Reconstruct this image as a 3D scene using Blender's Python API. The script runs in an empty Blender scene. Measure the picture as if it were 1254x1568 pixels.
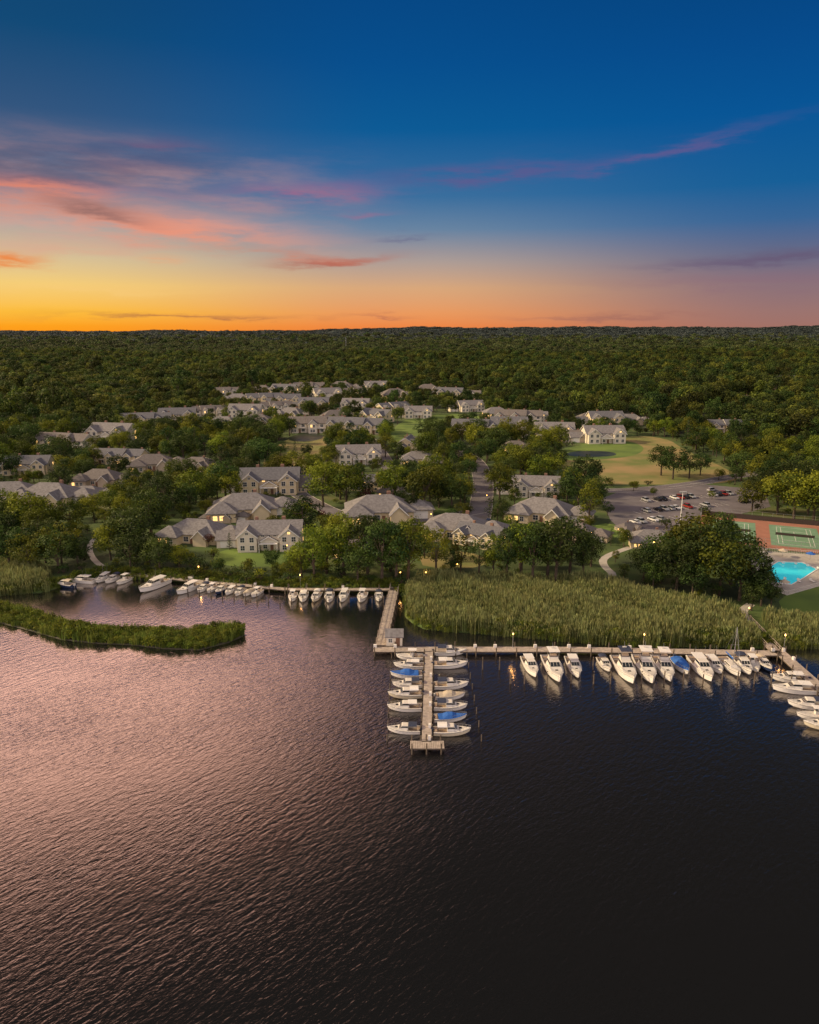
import bpy, math, random
import numpy as np
from mathutils import Vector
R=random.Random(7); NR=np.random.default_rng(11)
scn=bpy.context.scene
# ------------------------------------------------------------------ site survey
CAM_H=70.0; F=1120.0; PITCH=math.atan(276/1120)
cp,sp=math.cos(PITCH),math.sin(PITCH)
def site(u,v,z=1.2):
    """ground survey: reading taken from the aerial photograph -> metres east/north on level z"""
    cx=(u-627)/F; cy=(784-v)/F
    d=(cx,cp+cy*sp,-sp+cy*cp); t=(z-CAM_H)/d[2]
    return (d[0]*t,d[1]*t)
def bearing(u,v):
    cx=(u-627)/F; cy=(784-v)/F
    x,y,z=cx,cp+cy*sp,-sp+cy*cp
    return math.degrees(math.atan2(x,y)),math.degrees(math.atan2(z,math.hypot(x,y)))
def lin(c):
    return tuple((x/255/12.92 if x/255<=0.04045 else ((x/255+.055)/1.055)**2.4) for x in c)
LAND=1.2
# ------------------------------------------------------------------ mesh helpers
def link(o): scn.collection.objects.link(o); return o
class MB:
    def __init__(s): s.V=[];s.F=[];s.M=[];s.T=[]
    def add(s,vs,fs,m=0,t=0.5):
        b=len(s.V); s.V.extend([tuple(v) for v in vs])
        for f in fs: s.F.append(tuple(i+b for i in f)); s.M.append(m); s.T.append(t)
    def box(s,cx,cy,cz,sx,sy,sz,m=0,rz=0,t=.5):
        c,n=math.cos(rz),math.sin(rz);vs=[]
        for z in(-.5,.5):
            for x,y in((-.5,-.5),(.5,-.5),(.5,.5),(-.5,.5)):
                X,Y=x*sx,y*sy; vs.append((cx+X*c-Y*n,cy+X*n+Y*c,cz+z*sz))
        s.add(vs,[(3,2,1,0),(4,5,6,7),(0,1,5,4),(1,2,6,5),(2,3,7,6),(3,0,4,7)],m,t)
    def fr(s,a,b,m=0):
        vs=[]
        for x0,x1,w,z in(a,b): vs+=[(x0,-w,z),(x1,-w,z),(x1,w,z),(x0,w,z)]
        s.add(vs,[(3,2,1,0),(4,5,6,7),(0,1,5,4),(1,2,6,5),(2,3,7,6),(3,0,4,7)],m)
    def cyl(s,p0,p1,r0,r1,n=6,m=0,t=.5,cap=True):
        p0=Vector(p0);p1=Vector(p1);d=(p1-p0).normalized()
        a=d.orthogonal().normalized();b=d.cross(a);vs=[]
        for p,r in((p0,r0),(p1,r1)):
            for i in range(n):
                q=2*math.pi*i/n; vs.append(tuple(p+a*math.cos(q)*r+b*math.sin(q)*r))
        fs=[(i,(i+1)%n,n+(i+1)%n,n+i) for i in range(n)]
        if cap: fs+=[tuple(range(n))[::-1],tuple(range(n,2*n))]
        s.add(vs,fs,m,t)
    def mesh(s,name,mats,smooth=False):
        me=bpy.data.meshes.new(name); me.from_pydata(s.V,[],s.F)
        for m in mats: me.materials.append(m)
        me.polygons.foreach_set('material_index',s.M)
        a=me.attributes.new('tone','FLOAT','FACE'); a.data.foreach_set('value',s.T)
        if smooth: me.polygons.foreach_set('use_smooth',[True]*len(s.F))
        me.update(); return me
def obj(name,me,loc=(0,0,0),rz=0,sc=(1,1,1),parent=None):
    o=bpy.data.objects.new(name,me); o.location=loc; o.rotation_euler=(0,0,rz)
    o.scale=(sc,sc,sc) if isinstance(sc,(int,float)) else sc
    if parent: o.parent=parent
    return link(o)
# ------------------------------------------------------------------ materials
def newmat(name):
    m=bpy.data.materials.new(name); m.use_nodes=True
    nt=m.node_tree; return m,nt,nt.nodes['Principled BSDF']
def mat(name,col,rough=.7,metal=0,noise=0,scale=3,col2=None,emit=None,es=0,bump=0,spec=None,coord='Object'):
    m,nt,b=newmat(name)
    b.inputs['Roughness'].default_value=rough; b.inputs['Metallic'].default_value=metal
    if spec is not None: b.inputs['Specular IOR Level'].default_value=spec
    c2=col2 or tuple(x*(1-noise) for x in col)
    tc=nt.nodes.new('ShaderNodeTexCoord'); n=nt.nodes.new('ShaderNodeTexNoise'); n.inputs['Scale'].default_value=scale; n.inputs['Detail'].default_value=5
    nt.links.new(tc.outputs[coord],n.inputs['Vector'])
    r=nt.nodes.new('ShaderNodeValToRGB'); r.color_ramp.elements[0].position=.35; r.color_ramp.elements[1].position=.65
    r.color_ramp.elements[0].color=(*c2,1); r.color_ramp.elements[1].color=(*col,1)
    nt.links.new(n.outputs['Fac'],r.inputs['Fac']); nt.links.new(r.outputs['Color'],b.inputs['Base Color'])
    if bump:
        bp=nt.nodes.new('ShaderNodeBump'); bp.inputs['Strength'].default_value=bump; bp.inputs['Distance'].default_value=.05
        nt.links.new(n.outputs['Fac'],bp.inputs['Height']); nt.links.new(bp.outputs['Normal'],b.inputs['Normal'])
    if emit:
        b.inputs['Emission Color'].default_value=(*emit,1); b.inputs['Emission Strength'].default_value=es
        try: m.cycles.emission_sampling='NONE'
        except Exception: pass
    return m
def foliage(name,dark,light,var=.35,trans=.3):
    m,nt,b=newmat(name); L=nt.links.new; N=nt.nodes.new
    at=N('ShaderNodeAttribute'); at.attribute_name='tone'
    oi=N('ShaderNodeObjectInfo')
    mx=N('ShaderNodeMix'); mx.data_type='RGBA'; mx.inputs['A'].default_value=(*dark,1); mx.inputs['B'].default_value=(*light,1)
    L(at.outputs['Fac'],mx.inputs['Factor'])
    hs=N('ShaderNodeHueSaturation'); L(mx.outputs['Result'],hs.inputs['Color'])
    mr=N('ShaderNodeMapRange'); L(oi.outputs['Random'],mr.inputs['Value']); mr.inputs['To Min'].default_value=.478; mr.inputs['To Max'].default_value=.525
    L(mr.outputs[0],hs.inputs['Hue'])
    wn=N('ShaderNodeMath'); wn.operation='FRACT'; w2=N('ShaderNodeMath'); w2.operation='MULTIPLY'; w2.inputs[1].default_value=7.31
    L(oi.outputs['Random'],w2.inputs[0]); L(w2.outputs[0],wn.inputs[0])
    mr2=N('ShaderNodeMapRange'); L(wn.outputs[0],mr2.inputs['Value']); mr2.inputs['To Min'].default_value=1-var; mr2.inputs['To Max'].default_value=1+var
    L(mr2.outputs[0],hs.inputs['Value'])
    L(hs.outputs['Color'],b.inputs['Base Color']); b.inputs['Roughness'].default_value=.65; b.inputs['Specular IOR Level'].default_value=.2
    tr=N('ShaderNodeBsdfTranslucent'); L(hs.outputs['Color'],tr.inputs['Color'])
    ms=N('ShaderNodeMixShader'); ms.inputs[0].default_value=trans
    L(b.outputs[0],ms.inputs[1]); L(tr.outputs[0],ms.inputs[2]); L(ms.outputs[0],nt.nodes['Material Output'].inputs['Surface'])
    return m
M_bark=mat('bark',(.09,.065,.045),.9,noise=.5,scale=2)
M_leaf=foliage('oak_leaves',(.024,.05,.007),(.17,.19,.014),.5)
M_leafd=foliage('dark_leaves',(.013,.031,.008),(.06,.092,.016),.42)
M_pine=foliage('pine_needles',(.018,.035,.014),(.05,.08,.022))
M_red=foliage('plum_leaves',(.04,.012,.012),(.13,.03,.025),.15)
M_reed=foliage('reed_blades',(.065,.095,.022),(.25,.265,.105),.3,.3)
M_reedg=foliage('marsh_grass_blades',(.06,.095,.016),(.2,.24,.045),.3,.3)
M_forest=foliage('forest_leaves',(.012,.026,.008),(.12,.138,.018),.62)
M_far_haze=foliage('far_leaves_haze_tint',(.01,.022,.012),(.085,.102,.03),.6,.15)  # distance haze put into the leaf colour: darker and more blue-green
M_hill_haze=foliage('hill_leaves_haze_tint',(.022,.034,.036),(.07,.088,.08),.4,.1)  # stronger haze tint painted into the leaves, bluish grey for the farthest trees
M_roof=mat('roof_shingles',(.22,.208,.215),.9,noise=.35,scale=1.3,bump=.3)
M_roof2=mat('roof_shingles_brown',(.17,.15,.145),.9,noise=.3,scale=1.3,bump=.3)
M_roof3=mat('roof_shingles_slate',(.14,.14,.16),.9,noise=.3,scale=1.3,bump=.3)
M_wall=mat('cream_siding',(.64,.53,.35),.8,noise=.08,scale=1)
M_wall2=mat('white_siding',(.68,.61,.5),.8,noise=.08,scale=1)
M_wall3=mat('tan_siding',(.46,.37,.27),.8,noise=.1,scale=1)
M_trim=mat('white_trim',(.76,.73,.68),.6,noise=.05)
M_glass=mat('window_glass',(.04,.05,.06),.08,noise=.2)
M_glow=mat('lit_window',(.5,.35,.15),.4,emit=(1,.56,.18),es=1.8)
M_door=mat('door_paint',(.2,.1,.06),.6,noise=.2)
M_brick=mat('chimney_brick',(.3,.17,.12),.9,noise=.4,scale=6)
M_asph=mat('asphalt',(.15,.135,.15),.9,noise=.3,scale=.15,coord='Object')
M_conc=mat('concrete',(.44,.41,.37),.85,noise=.2,scale=.3)
M_paint=mat('road_paint',(.75,.74,.7),.7,noise=.1)
M_wood=mat('dock_planks',(.46,.39,.34),.85,noise=.35,scale=1.5,bump=.2)
M_pile=mat('piling_wood',(.13,.1,.075),.9,noise=.4,scale=2)
M_hull=mat('boat_gelcoat',(.78,.75,.72),.25,noise=.04)
M_hullb=mat('boat_gelcoat_navy',(.03,.05,.12),.2,noise=.2)
M_hullr=mat('boat_gelcoat_cream',(.65,.58,.45),.25,noise=.05)
M_deck=mat('boat_deck',(.66,.62,.57),.5,noise=.1)
M_bglass=mat('boat_windscreen',(.02,.025,.03),.05,noise=.2)
M_canb=mat('canvas_blue',(.02,.12,.45),.8,noise=.2)
M_cant=mat('canvas_tan',(.5,.42,.32),.8,noise=.15)
M_cand=mat('canvas_navy',(.03,.04,.08),.8,noise=.2)
M_metal=mat('steel',(.55,.55,.55),.35,metal=.9,noise=.1)
M_int=mat('cockpit_vinyl',(.4,.3,.22),.6,noise=.2)
M_black=mat('black_rubber',(.02,.02,.02),.6,noise=.2)
M_bulb=mat('lamp_bulb',(1,.7,.3),.4,emit=(1,.45,.08),es=11)
M_lawn=mat('mown_lawn',(.13,.2,.03),.95,col2=(.075,.13,.02),scale=.06)
M_dry=mat('dry_grass',(.28,.2,.085),.95,col2=(.12,.15,.032),scale=.05)
M_mud=mat('marsh_mud',(.06,.055,.03),.8,noise=.4,scale=.3)
M_courtg=mat('court_green',(.15,.27,.17),.85,noise=.15,scale=.3)
M_courtr=mat('court_red',(.34,.15,.1),.85,noise=.2,scale=.3)
M_fence=mat('chainlink_windscreen',(.05,.035,.03),.9,noise=.3)
M_pool=mat('pool_water',(.05,.55,.62),.05,col2=(.08,.65,.7),scale=.4,emit=(.02,.5,.6),es=.35)  # the water's own glow stands in for underwater pool lights
M_pond=mat('pond_water',(.04,.055,.03),.4,noise=.2,spec=.2)
# ------------------------------------------------------------------ world
w=bpy.data.worlds.new('World'); scn.world=w; w.use_nodes=True; nt=w.node_tree; nt.nodes.clear()
L=nt.links.new; N=nt.nodes.new
def mth(op,a,b=None,c=None,clamp=False):
    n=N('ShaderNodeMath'); n.operation=op; n.use_clamp=clamp
    for i,x in enumerate((a,b,c)):
        if x is None: continue
        if isinstance(x,(int,float)): n.inputs[i].default_value=x
        else: L(x,n.inputs[i])
    return n.outputs[0]
def mixc(f,a,b):
    n=N('ShaderNodeMix'); n.data_type='RGBA'
    if isinstance(f,(int,float)): n.inputs['Factor'].default_value=f
    else: L(f,n.inputs['Factor'])
    for k,x in(('A',a),('B',b)):
        if isinstance(x,tuple): n.inputs[k].default_value=(*x,1)
        else: L(x,n.inputs[k])
    return n.outputs['Result']
def sstep(x,a,b):
    n=N('ShaderNodeMapRange'); n.interpolation_type='SMOOTHSTEP'; L(x,n.inputs['Value']); n.inputs['From Min'].default_value=a; n.inputs['From Max'].default_value=b
    return n.outputs[0]
tc=N('ShaderNodeTexCoord'); sx=N('ShaderNodeSeparateXYZ'); L(tc.outputs['Generated'],sx.inputs[0])
X,Y,Z=sx.outputs
zc=mth('MAXIMUM',Z,0.0); pos=mth('SQRT',zc)
hyp=mth('SQRT',mth('ADD',mth('MULTIPLY',X,X),mth('MULTIPLY',Y,Y)))
sa=mth('DIVIDE',X,mth('MAXIMUM',hyp,1e-4))
AZ=mth('MULTIPLY',mth('ARCTAN2',X,Y),57.29578); EL=mth('MULTIPLY',mth('ARCSINE',Z),57.29578)
def ramp(stops):
    r=N('ShaderNodeValToRGB'); L(pos,r.inputs['Fac']); e=r.color_ramp.elements
    e[0].position=stops[0][0]; e[0].color=(*lin(stops[0][1]),1); e[1].position=stops[-1][0]; e[1].color=(*lin(stops[-1][1]),1)
    for p,c in stops[1:-1]:
        k=e.new(p); k.color=(*lin(c),1)
    return r.outputs['Color']
rl=ramp([(0,(255,150,22)),(.084,(255,162,28)),(.154,(255,190,60)),(.236,(246,206,120)),(.295,(216,194,152)),(.356,(168,162,160)),(.406,(115,118,142)),(.487,(48,84,126)),(.56,(10,72,118)),(.605,(8,66,112)),(.66,(200,140,125)),(.74,(190,135,120)),(.84,(44,38,42)),(1,(36,38,48))])
rc=ramp([(0,(236,124,58)),(.084,(240,136,70)),(.154,(236,154,94)),(.236,(218,168,124)),(.295,(176,158,150)),(.356,(104,132,162)),(.406,(56,110,158)),(.487,(4,90,150)),(.55,(0,78,142)),(.61,(0,70,132)),(.67,(100,86,90)),(.74,(66,57,60)),(.84,(28,26,29)),(1,(35,38,50))])
rr=ramp([(0,(160,108,96)),(.084,(162,114,104)),(.154,(156,116,112)),(.236,(138,113,122)),(.295,(104,106,134)),(.356,(54,100,150)),(.406,(16,94,152)),(.487,(0,84,150)),(.55,(0,74,140)),(.61,(0,66,126)),(.67,(46,48,54)),(.74,(34,35,40)),(.84,(21,21,23)),(1,(25,28,38))])
base=mixc(sstep(sa,-.46,-.02),rl,rc); base=mixc(sstep(sa,0.0,.46),base,rr)
def noise(vec_scale,scale,detail=6,rough=.55,off=0):
    cb=N('ShaderNodeCombineXYZ'); L(mth('MULTIPLY',AZ,vec_scale[0]),cb.inputs[0]); L(mth('MULTIPLY',EL,vec_scale[1]),cb.inputs[1]); cb.inputs[2].default_value=off
    n=N('ShaderNodeTexNoise'); n.inputs['Scale'].default_value=scale; n.inputs['Detail'].default_value=detail; n.inputs['Roughness'].default_value=rough; L(cb.outputs[0],n.inputs['Vector'])
    return n.outputs['Fac']
n1=noise((.09,.5),1.0,8,.6,3.1); n2=noise((.22,1.3),1.0,6,.6,9.7)
wl=mth('MULTIPLY',sstep(AZ,2,-20),mth('MULTIPLY',sstep(EL,4,8),sstep(EL,14,8.5)))
ci=mth('MULTIPLY',mth('MULTIPLY',sstep(n1,.42,.7),wl),.65)
base=mixc(ci,base,lin((212,152,136)))
ELw=mth('ADD',EL,mth('MULTIPLY',mth('SUBTRACT',n1,.5),2.2))
ELw=mth('ADD',ELw,mth('MULTIPLY',mth('SUBTRACT',n2,.5),2.0))
def streak(cur,u,v,wpx,hpx,slope,col,a):
    az,el=bearing(u,v); W=wpx*.051; H=hpx*.051
    dx=mth('SUBTRACT',AZ,az); dy=mth('SUBTRACT',mth('SUBTRACT',ELw,el),mth('MULTIPLY',dx,slope))
    q=mth('ADD',mth('POWER',mth('ABSOLUTE',mth('DIVIDE',dx,W)),2.0),mth('POWER',mth('ABSOLUTE',mth('DIVIDE',dy,H)),2.0))
    g=mth('EXPONENT',mth('MULTIPLY',q,-1.0))
    g=mth('MULTIPLY',g,mth('ADD',mth('MULTIPLY',sstep(n2,.3,.62),.75),.25))
    return mixc(mth('MULTIPLY',g,a,clamp=True),cur,lin(col))
for s in [(30,250,190,24,.0,(84,82,108),.55),(200,240,120,14,.0,(76,76,114),.4),(240,222,60,6,0,(124,84,116),.45),(30,290,130,13,-.03,(230,132,104),.9),(60,275,90,7,0,(110,88,108),.45),(225,345,140,14,-.1,(255,140,92),1.0),(200,338,150,22,-.08,(226,154,134),.5),(150,325,60,9,-.12,(112,78,82),.9),
          (350,352,130,16,-.05,(224,156,138),.5),(475,290,90,10,.03,(170,102,134),.7),(60,345,120,25,0,(212,168,156),.4),(300,305,120,10,0,(160,124,145),.35),(90,378,110,9,0,(226,166,138),.5),
          (760,262,140,10,.04,(104,84,138),.65),(1000,236,115,6,.17,(104,88,142),.8),(510,402,78,7,.06,(180,98,82),.95),(440,392,95,6,-.05,(206,130,108),.7),(620,364,40,4,0,(100,100,135),.6),
          (300,487,140,4,.01,(165,100,72),.9),(580,484,40,3,0,(190,115,85),.7),(920,486,110,4,.0,(150,100,95),.6),(1180,392,140,8,.04,(100,82,112),.7),(1150,430,180,12,0,(140,105,120),.4),
          (10,393,40,7,0,(238,130,58),.9),(130,440,120,6,0,(250,205,125),.5),(245,401,34,6,0,(238,165,118),.7),(560,326,34,5,0,(160,105,138),.5)]:
    base=streak(base,*s)
unseen_glow=mth('MULTIPLY',mth('MULTIPLY',sstep(EL,21.5,25),sstep(EL,41,25)),sstep(sa,.05,-.42))
base=mixc(unseen_glow,base,(4.5,2.6,2.0))  # added pink glow above the view, there to brighten the water's reflection
base=mixc(mth('MULTIPLY',sstep(Z,.93,.99),.8),base,(.5,.48,.52))  # overhead sky brightened as added fill light, out of view
back_fill=sstep(Y,.1,-.5)
base=mixc(mth('MULTIPLY',back_fill,.93),base,(1.15,.98,.95))  # added fill: unseen sky behind the camera brightened to light house fronts and trees
base=mixc(sstep(Z,-.005,-.08),base,(.05,.05,.04))
sky=N('ShaderNodeTexSky'); sky.sky_type='NISHITA'; sky.sun_disc=False; sky.sun_elevation=math.radians(6); sky.sun_rotation=math.radians(-75)
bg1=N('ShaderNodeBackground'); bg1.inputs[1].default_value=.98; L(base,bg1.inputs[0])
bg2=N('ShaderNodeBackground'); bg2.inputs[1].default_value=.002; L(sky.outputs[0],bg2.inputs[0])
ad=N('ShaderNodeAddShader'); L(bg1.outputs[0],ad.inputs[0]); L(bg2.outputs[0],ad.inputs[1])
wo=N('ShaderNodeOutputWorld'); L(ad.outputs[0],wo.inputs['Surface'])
sl=bpy.data.lights.new('sun','SUN'); sl.energy=4.9; sl.angle=math.radians(4); sl.color=(1,.78,.45)
so=link(bpy.data.objects.new('sun',sl)); az,el=math.radians(-84),math.radians(28)
so.rotation_euler=Vector((-math.sin(az)*math.cos(el),-math.cos(az)*math.cos(el),-math.sin(el))).to_track_quat('-Z','Y').to_euler(); so.location=(-300,100,200)
# ------------------------------------------------------------------ terrain
shore_px=[(-900,900),(-300,912),(0,912),(60,908),(85,902),(110,893),(150,884),(300,893),(440,905),(600,905),(618,915),(623,950),(650,964),(780,975),(900,985),(1000,990),(1160,993),(1254,993),(1600,1005)]
sp_=np.array([site(u,v,0) for u,v in shore_px]); 
def ys(x): return np.interp(x,sp_[:,0],sp_[:,1])
tl_px=[(-1200,650),(-100,655),(0,662),(60,652),(200,626),(340,600),(560,590),(700,594),(830,626),(1000,642),(1060,668),(1130,690),(1254,705),(1500,720),(2600,720)]
tl=np.array([site(u,v) for u,v in tl_px]); tl=tl[np.argsort(tl[:,0])]
def yf(x): return np.interp(x,tl[:,0],tl[:,1])
def ss(x,a,b):
    t=np.clip((x-a)/(b-a),0,1); return t*t*(3-2*t)
def hz(x,y):
    x=np.asarray(x,float);y=np.asarray(y,float)
    near=np.clip((y-ys(x))*.5,-2.5,LAND)
    D=np.hypot(x,y)
    n=np.sin(x/310+1)*np.cos(y/420)+.6*np.sin(x/140+y/230)+.5*np.sin(y/700-x/900)
    roll=ss(D,900,2200)*(n*6+5)
    az=x/np.maximum(D,1)
    r=np.sin(az*9+1)+.6*np.sin(az*23+2)+.35*np.sin(az*57)+.2*np.sin(az*130)
    ridge=ss(D,5500,10800)*(34+58*ss(az,-.45,.5)+11*r)
    return near+roll+ridge
ny,nx=470,420
yy=130*np.power(14000/130,np.linspace(0,1,ny)); kk=np.linspace(-1.3,1.3,nx)
YY,KK=np.meshgrid(yy,kk,indexing='ij'); XX=KK*(YY+60); ZZ=hz(XX,YY)
P=np.stack([XX,YY,ZZ],-1).reshape(-1,3)
i=np.arange(ny-1)[:,None]*nx+np.arange(nx-1)[None]; i=i.ravel()
Q=np.stack([i,i+1,i+nx+1,i+nx],1)
me=bpy.data.meshes.new('ground'); me.from_pydata(P.tolist(),[],Q.tolist())
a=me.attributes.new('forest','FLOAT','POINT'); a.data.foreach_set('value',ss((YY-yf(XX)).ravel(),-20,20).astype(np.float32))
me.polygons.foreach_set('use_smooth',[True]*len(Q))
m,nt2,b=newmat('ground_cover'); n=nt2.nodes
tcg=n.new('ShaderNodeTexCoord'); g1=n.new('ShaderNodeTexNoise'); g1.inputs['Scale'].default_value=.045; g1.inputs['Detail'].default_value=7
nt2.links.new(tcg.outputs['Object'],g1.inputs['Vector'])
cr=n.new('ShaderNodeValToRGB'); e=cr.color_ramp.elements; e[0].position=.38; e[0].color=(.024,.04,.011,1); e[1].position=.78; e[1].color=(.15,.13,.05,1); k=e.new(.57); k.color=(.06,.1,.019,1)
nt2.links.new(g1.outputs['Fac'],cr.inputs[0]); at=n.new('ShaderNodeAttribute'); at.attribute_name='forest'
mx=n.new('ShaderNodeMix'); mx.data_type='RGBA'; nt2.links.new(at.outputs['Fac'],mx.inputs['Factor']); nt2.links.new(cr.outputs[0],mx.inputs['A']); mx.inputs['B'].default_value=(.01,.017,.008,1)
nt2.links.new(mx.outputs['Result'],b.inputs['Base Color']); b.inputs['Roughness'].default_value=.95
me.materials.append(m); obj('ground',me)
# water
me=bpy.data.meshes.new('river_water'); me.from_pydata([(-2500,-1500,0),(2500,-1500,0),(2500,420,0),(-2500,420,0)],[],[(0,1,2,3)])
m,nt2,b=newmat('river_water'); n=nt2.nodes; LL=nt2.links.new
n.remove(b); tcg=n.new('ShaderNodeTexCoord')
def wnoise(rot,lx,ly,detail,dist=0):
    mp=n.new('ShaderNodeMapping'); mp.vector_type='TEXTURE'; mp.inputs['Rotation'].default_value=(0,0,math.radians(rot)); mp.inputs['Scale'].default_value=(lx,ly,1)
    LL(tcg.outputs['Object'],mp.inputs['Vector']); t=n.new('ShaderNodeTexNoise'); t.inputs['Scale'].default_value=1; t.inputs['Detail'].default_value=detail; t.inputs['Distortion'].default_value=dist; LL(mp.outputs[0],t.inputs['Vector']); return t.outputs['Fac']
a1=wnoise(46,1.7,.62,3,.4); a2=wnoise(24,.7,.3,2,.3); a3=wnoise(20,45,20,3); a4=wnoise(62,3.6,1.2,2,.3)
def wm(op,x,y):
    k=n.new('ShaderNodeMath'); k.operation=op
    for i,q in enumerate((x,y)):
        if isinstance(q,(int,float)): k.inputs[i].default_value=q
        else: LL(q,k.inputs[i])
    return k.outputs[0]
hgt=wm('ADD',wm('ADD',a1,wm('MULTIPLY',a2,.3)),wm('MULTIPLY',a4,.5))
sxyz=n.new('ShaderNodeSeparateXYZ'); LL(tcg.outputs['Object'],sxyz.inputs[0])
mr=n.new('ShaderNodeMapRange'); LL(sxyz.outputs[1],mr.inputs['Value']); mr.inputs['From Min'].default_value=150; mr.inputs['From Max'].default_value=175; mr.inputs['To Min'].default_value=1; mr.inputs['To Max'].default_value=.25
bp=n.new('ShaderNodeBump'); bp.inputs['Distance'].default_value=.14; LL(wm('MULTIPLY',mr.outputs[0],wm('ADD',wm('MULTIPLY',a3,.9),.05)),bp.inputs['Strength']); LL(hgt,bp.inputs['Height'])
gl=n.new('ShaderNodeBsdfGlossy'); gl.inputs['Roughness'].default_value=.13; gl.inputs['Color'].default_value=(1,.93,.88,1); LL(bp.outputs[0],gl.inputs['Normal'])
df=n.new('ShaderNodeBsdfDiffuse'); df.inputs['Color'].default_value=(.008,.009,.011,1)
lw=n.new('ShaderNodeLayerWeight'); lw.inputs['Blend'].default_value=.5; LL(bp.outputs[0],lw.inputs['Normal'])
ms=n.new('ShaderNodeMixShader'); LL(wm('ADD',wm('MULTIPLY',wm('POWER',lw.outputs['Facing'],3.3),1.7),.008),ms.inputs[0]); LL(df.outputs[0],ms.inputs[1]); LL(gl.outputs[0],ms.inputs[2]); LL(ms.outputs[0],n['Material Output'].inputs['Surface'])
me.materials.append(m); obj('river_water',me)
# ------------------------------------------------------------------ flat site areas
def inpoly(px,py,poly):
    px=np.asarray(px);py=np.asarray(py);c=np.zeros(px.shape,bool);n=len(poly);j=n-1
    for i in range(n):
        xi,yi=poly[i];xj,yj=poly[j]
        with np.errstate(divide='ignore',invalid='ignore'):
            cc=((yi>py)!=(yj>py))&(px<(xj-xi)*(py-yi)/(yj-yi+1e-12)+xi)
        c^=cc; j=i
    return c
EXCL=[]
def area(name,px,z,matl,excl=True,world=None,smooth=0):
    poly=world or [site(u,v) for u,v in px]
    for _ in range(smooth):
        q=[]
        for i in range(len(poly)):
            a,b=poly[i],poly[(i+1)%len(poly)]
            q+=[(a[0]*.75+b[0]*.25,a[1]*.75+b[1]*.25),(a[0]*.25+b[0]*.75,a[1]*.25+b[1]*.75)]
        poly=q
    me=bpy.data.meshes.new(name); me.from_pydata([(x,y,LAND+z) for x,y in poly],[],[tuple(range(len(poly)))])
    me.update()
    if me.polygons[0].normal.z<0: me.flip_normals()
    me.materials.append(matl); obj(name,me)
    if excl: EXCL.append(poly)
    return poly
area('golf_fairway',[(862,704),(885,682),(960,667),(1020,670),(1050,690),(1110,716),(1140,735),(1080,742),(940,742),(890,742),(860,728)],.01,M_dry,smooth=2)
area('golf_green',[(850,690),(900,678),(960,674),(990,685),(975,698),(920,704),(860,706)],.03,M_lawn,smooth=2)
area('lawn',[(590,668),(620,640),(690,632),(760,640),(770,655),(700,655),(650,668),(630,690),(600,690)],.01,M_lawn,smooth=2)
area('lawn',[(400,700),(450,665),(500,662),(500,705),(470,725),(410,725)],.01,M_dry,smooth=2)
area('lawn',[(320,850),(360,838),(440,842),(450,855),(430,868),(340,868)],.01,M_lawn,smooth=2)
area('lawn',[(1190,915),(1254,890),(1400,880),(1400,925),(1254,940),(1200,940)],.01,M_lawn,smooth=1)
area('lawn',[(640,848),(690,842),(740,850),(750,868),(650,872)],.01,M_dry,smooth=1)
area('lawn',[(420,790),(470,770),(490,790),(450,805)],.01,M_lawn,smooth=1)
area('lawn',[(895,815),(920,800),(950,805),(945,825),(905,838)],.01,M_lawn,smooth=1)
area('golf_pond',[(866,693),(900,690),(940,692),(946,698),(900,700),(868,698)],.05,M_pond,smooth=2)
area('golf_pond',[(440,668),(480,662),(500,668),(480,676),(445,676)],.05,M_pond,smooth=2)
PARK=area('parking_lot',[(920,764),(955,750),(1080,742),(1170,750),(1180,776),(1130,788),(1062,798),(1010,826),(965,824),(935,797)],.03,M_asph)
# keep the ground open around the courts, the pool and the approach to the car park
EXCL.append([site(*p) for p in[(1040,790),(1300,790),(1300,930),(1190,930),(1140,880),(1130,846),(1060,850)]])
EXCL.append([site(*p) for p in[(900,775),(1060,800),(1060,850),(960,862),(915,850)]])
def offset_line(pts,d):
    out=[]
    for i,p in enumerate(pts):
        a=pts[max(i-1,0)];b=pts[min(i+1,len(pts)-1)]
        tx,ty=b[0]-a[0],b[1]-a[1];l=math.hypot(tx,ty) or 1
        out.append((p[0]-ty/l*d,p[1]+tx/l*d))
    return out
def smooth_line(p,k=2):
    for _ in range(k):
        q=[p[0]]
        for a,b in zip(p,p[1:]): q+=[(a[0]*.75+b[0]*.25,a[1]*.75+b[1]*.25),(a[0]*.25+b[0]*.75,a[1]*.25+b[1]*.75)]
        p=q+[p[-1]]
    return p
def road(name,px,wd,z=.02,matl=None,kerb=True,centre=False):
    pts=smooth_line([site(u,v) for u,v in px]); mb=MB()
    def strip(d0,d1,z0,m):
        A=offset_line(pts,d0);B=offset_line(pts,d1);n=len(A)
        mb.add([(x,y,LAND+z0) for x,y in A]+[(x,y,LAND+z0) for x,y in B],[(n+i,n+i+1,i+1,i) for i in range(n-1)],m)
    strip(-wd/2,wd/2,z,0)
    if kerb:
        for s in(-1,1):
            A=offset_line(pts,s*wd/2);B=offset_line(pts,s*(wd/2+.2));n=len(A)
            for i in range(n-1):
                mb.add([(*A[i],LAND),(*A[i+1],LAND),(*B[i+1],LAND),(*B[i],LAND),(*A[i],LAND+.13),(*A[i+1],LAND+.13),(*B[i+1],LAND+.13),(*B[i],LAND+.13)],[(0,1,5,4),(2,3,7,6),(4,5,6,7)],1)
    if centre: strip(-.08,.08,z+.01,2)
    obj(name,mb.mesh(name,[matl or M_asph,M_conc,M_paint]))
    EXCL.append(offset_line(pts,-wd/2-1.5)+offset_line(pts,wd/2+1.5)[::-1])
road('street',[(700,690),(730,705),(741,735),(738,765),(733,795),(722,812)],9)
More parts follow.
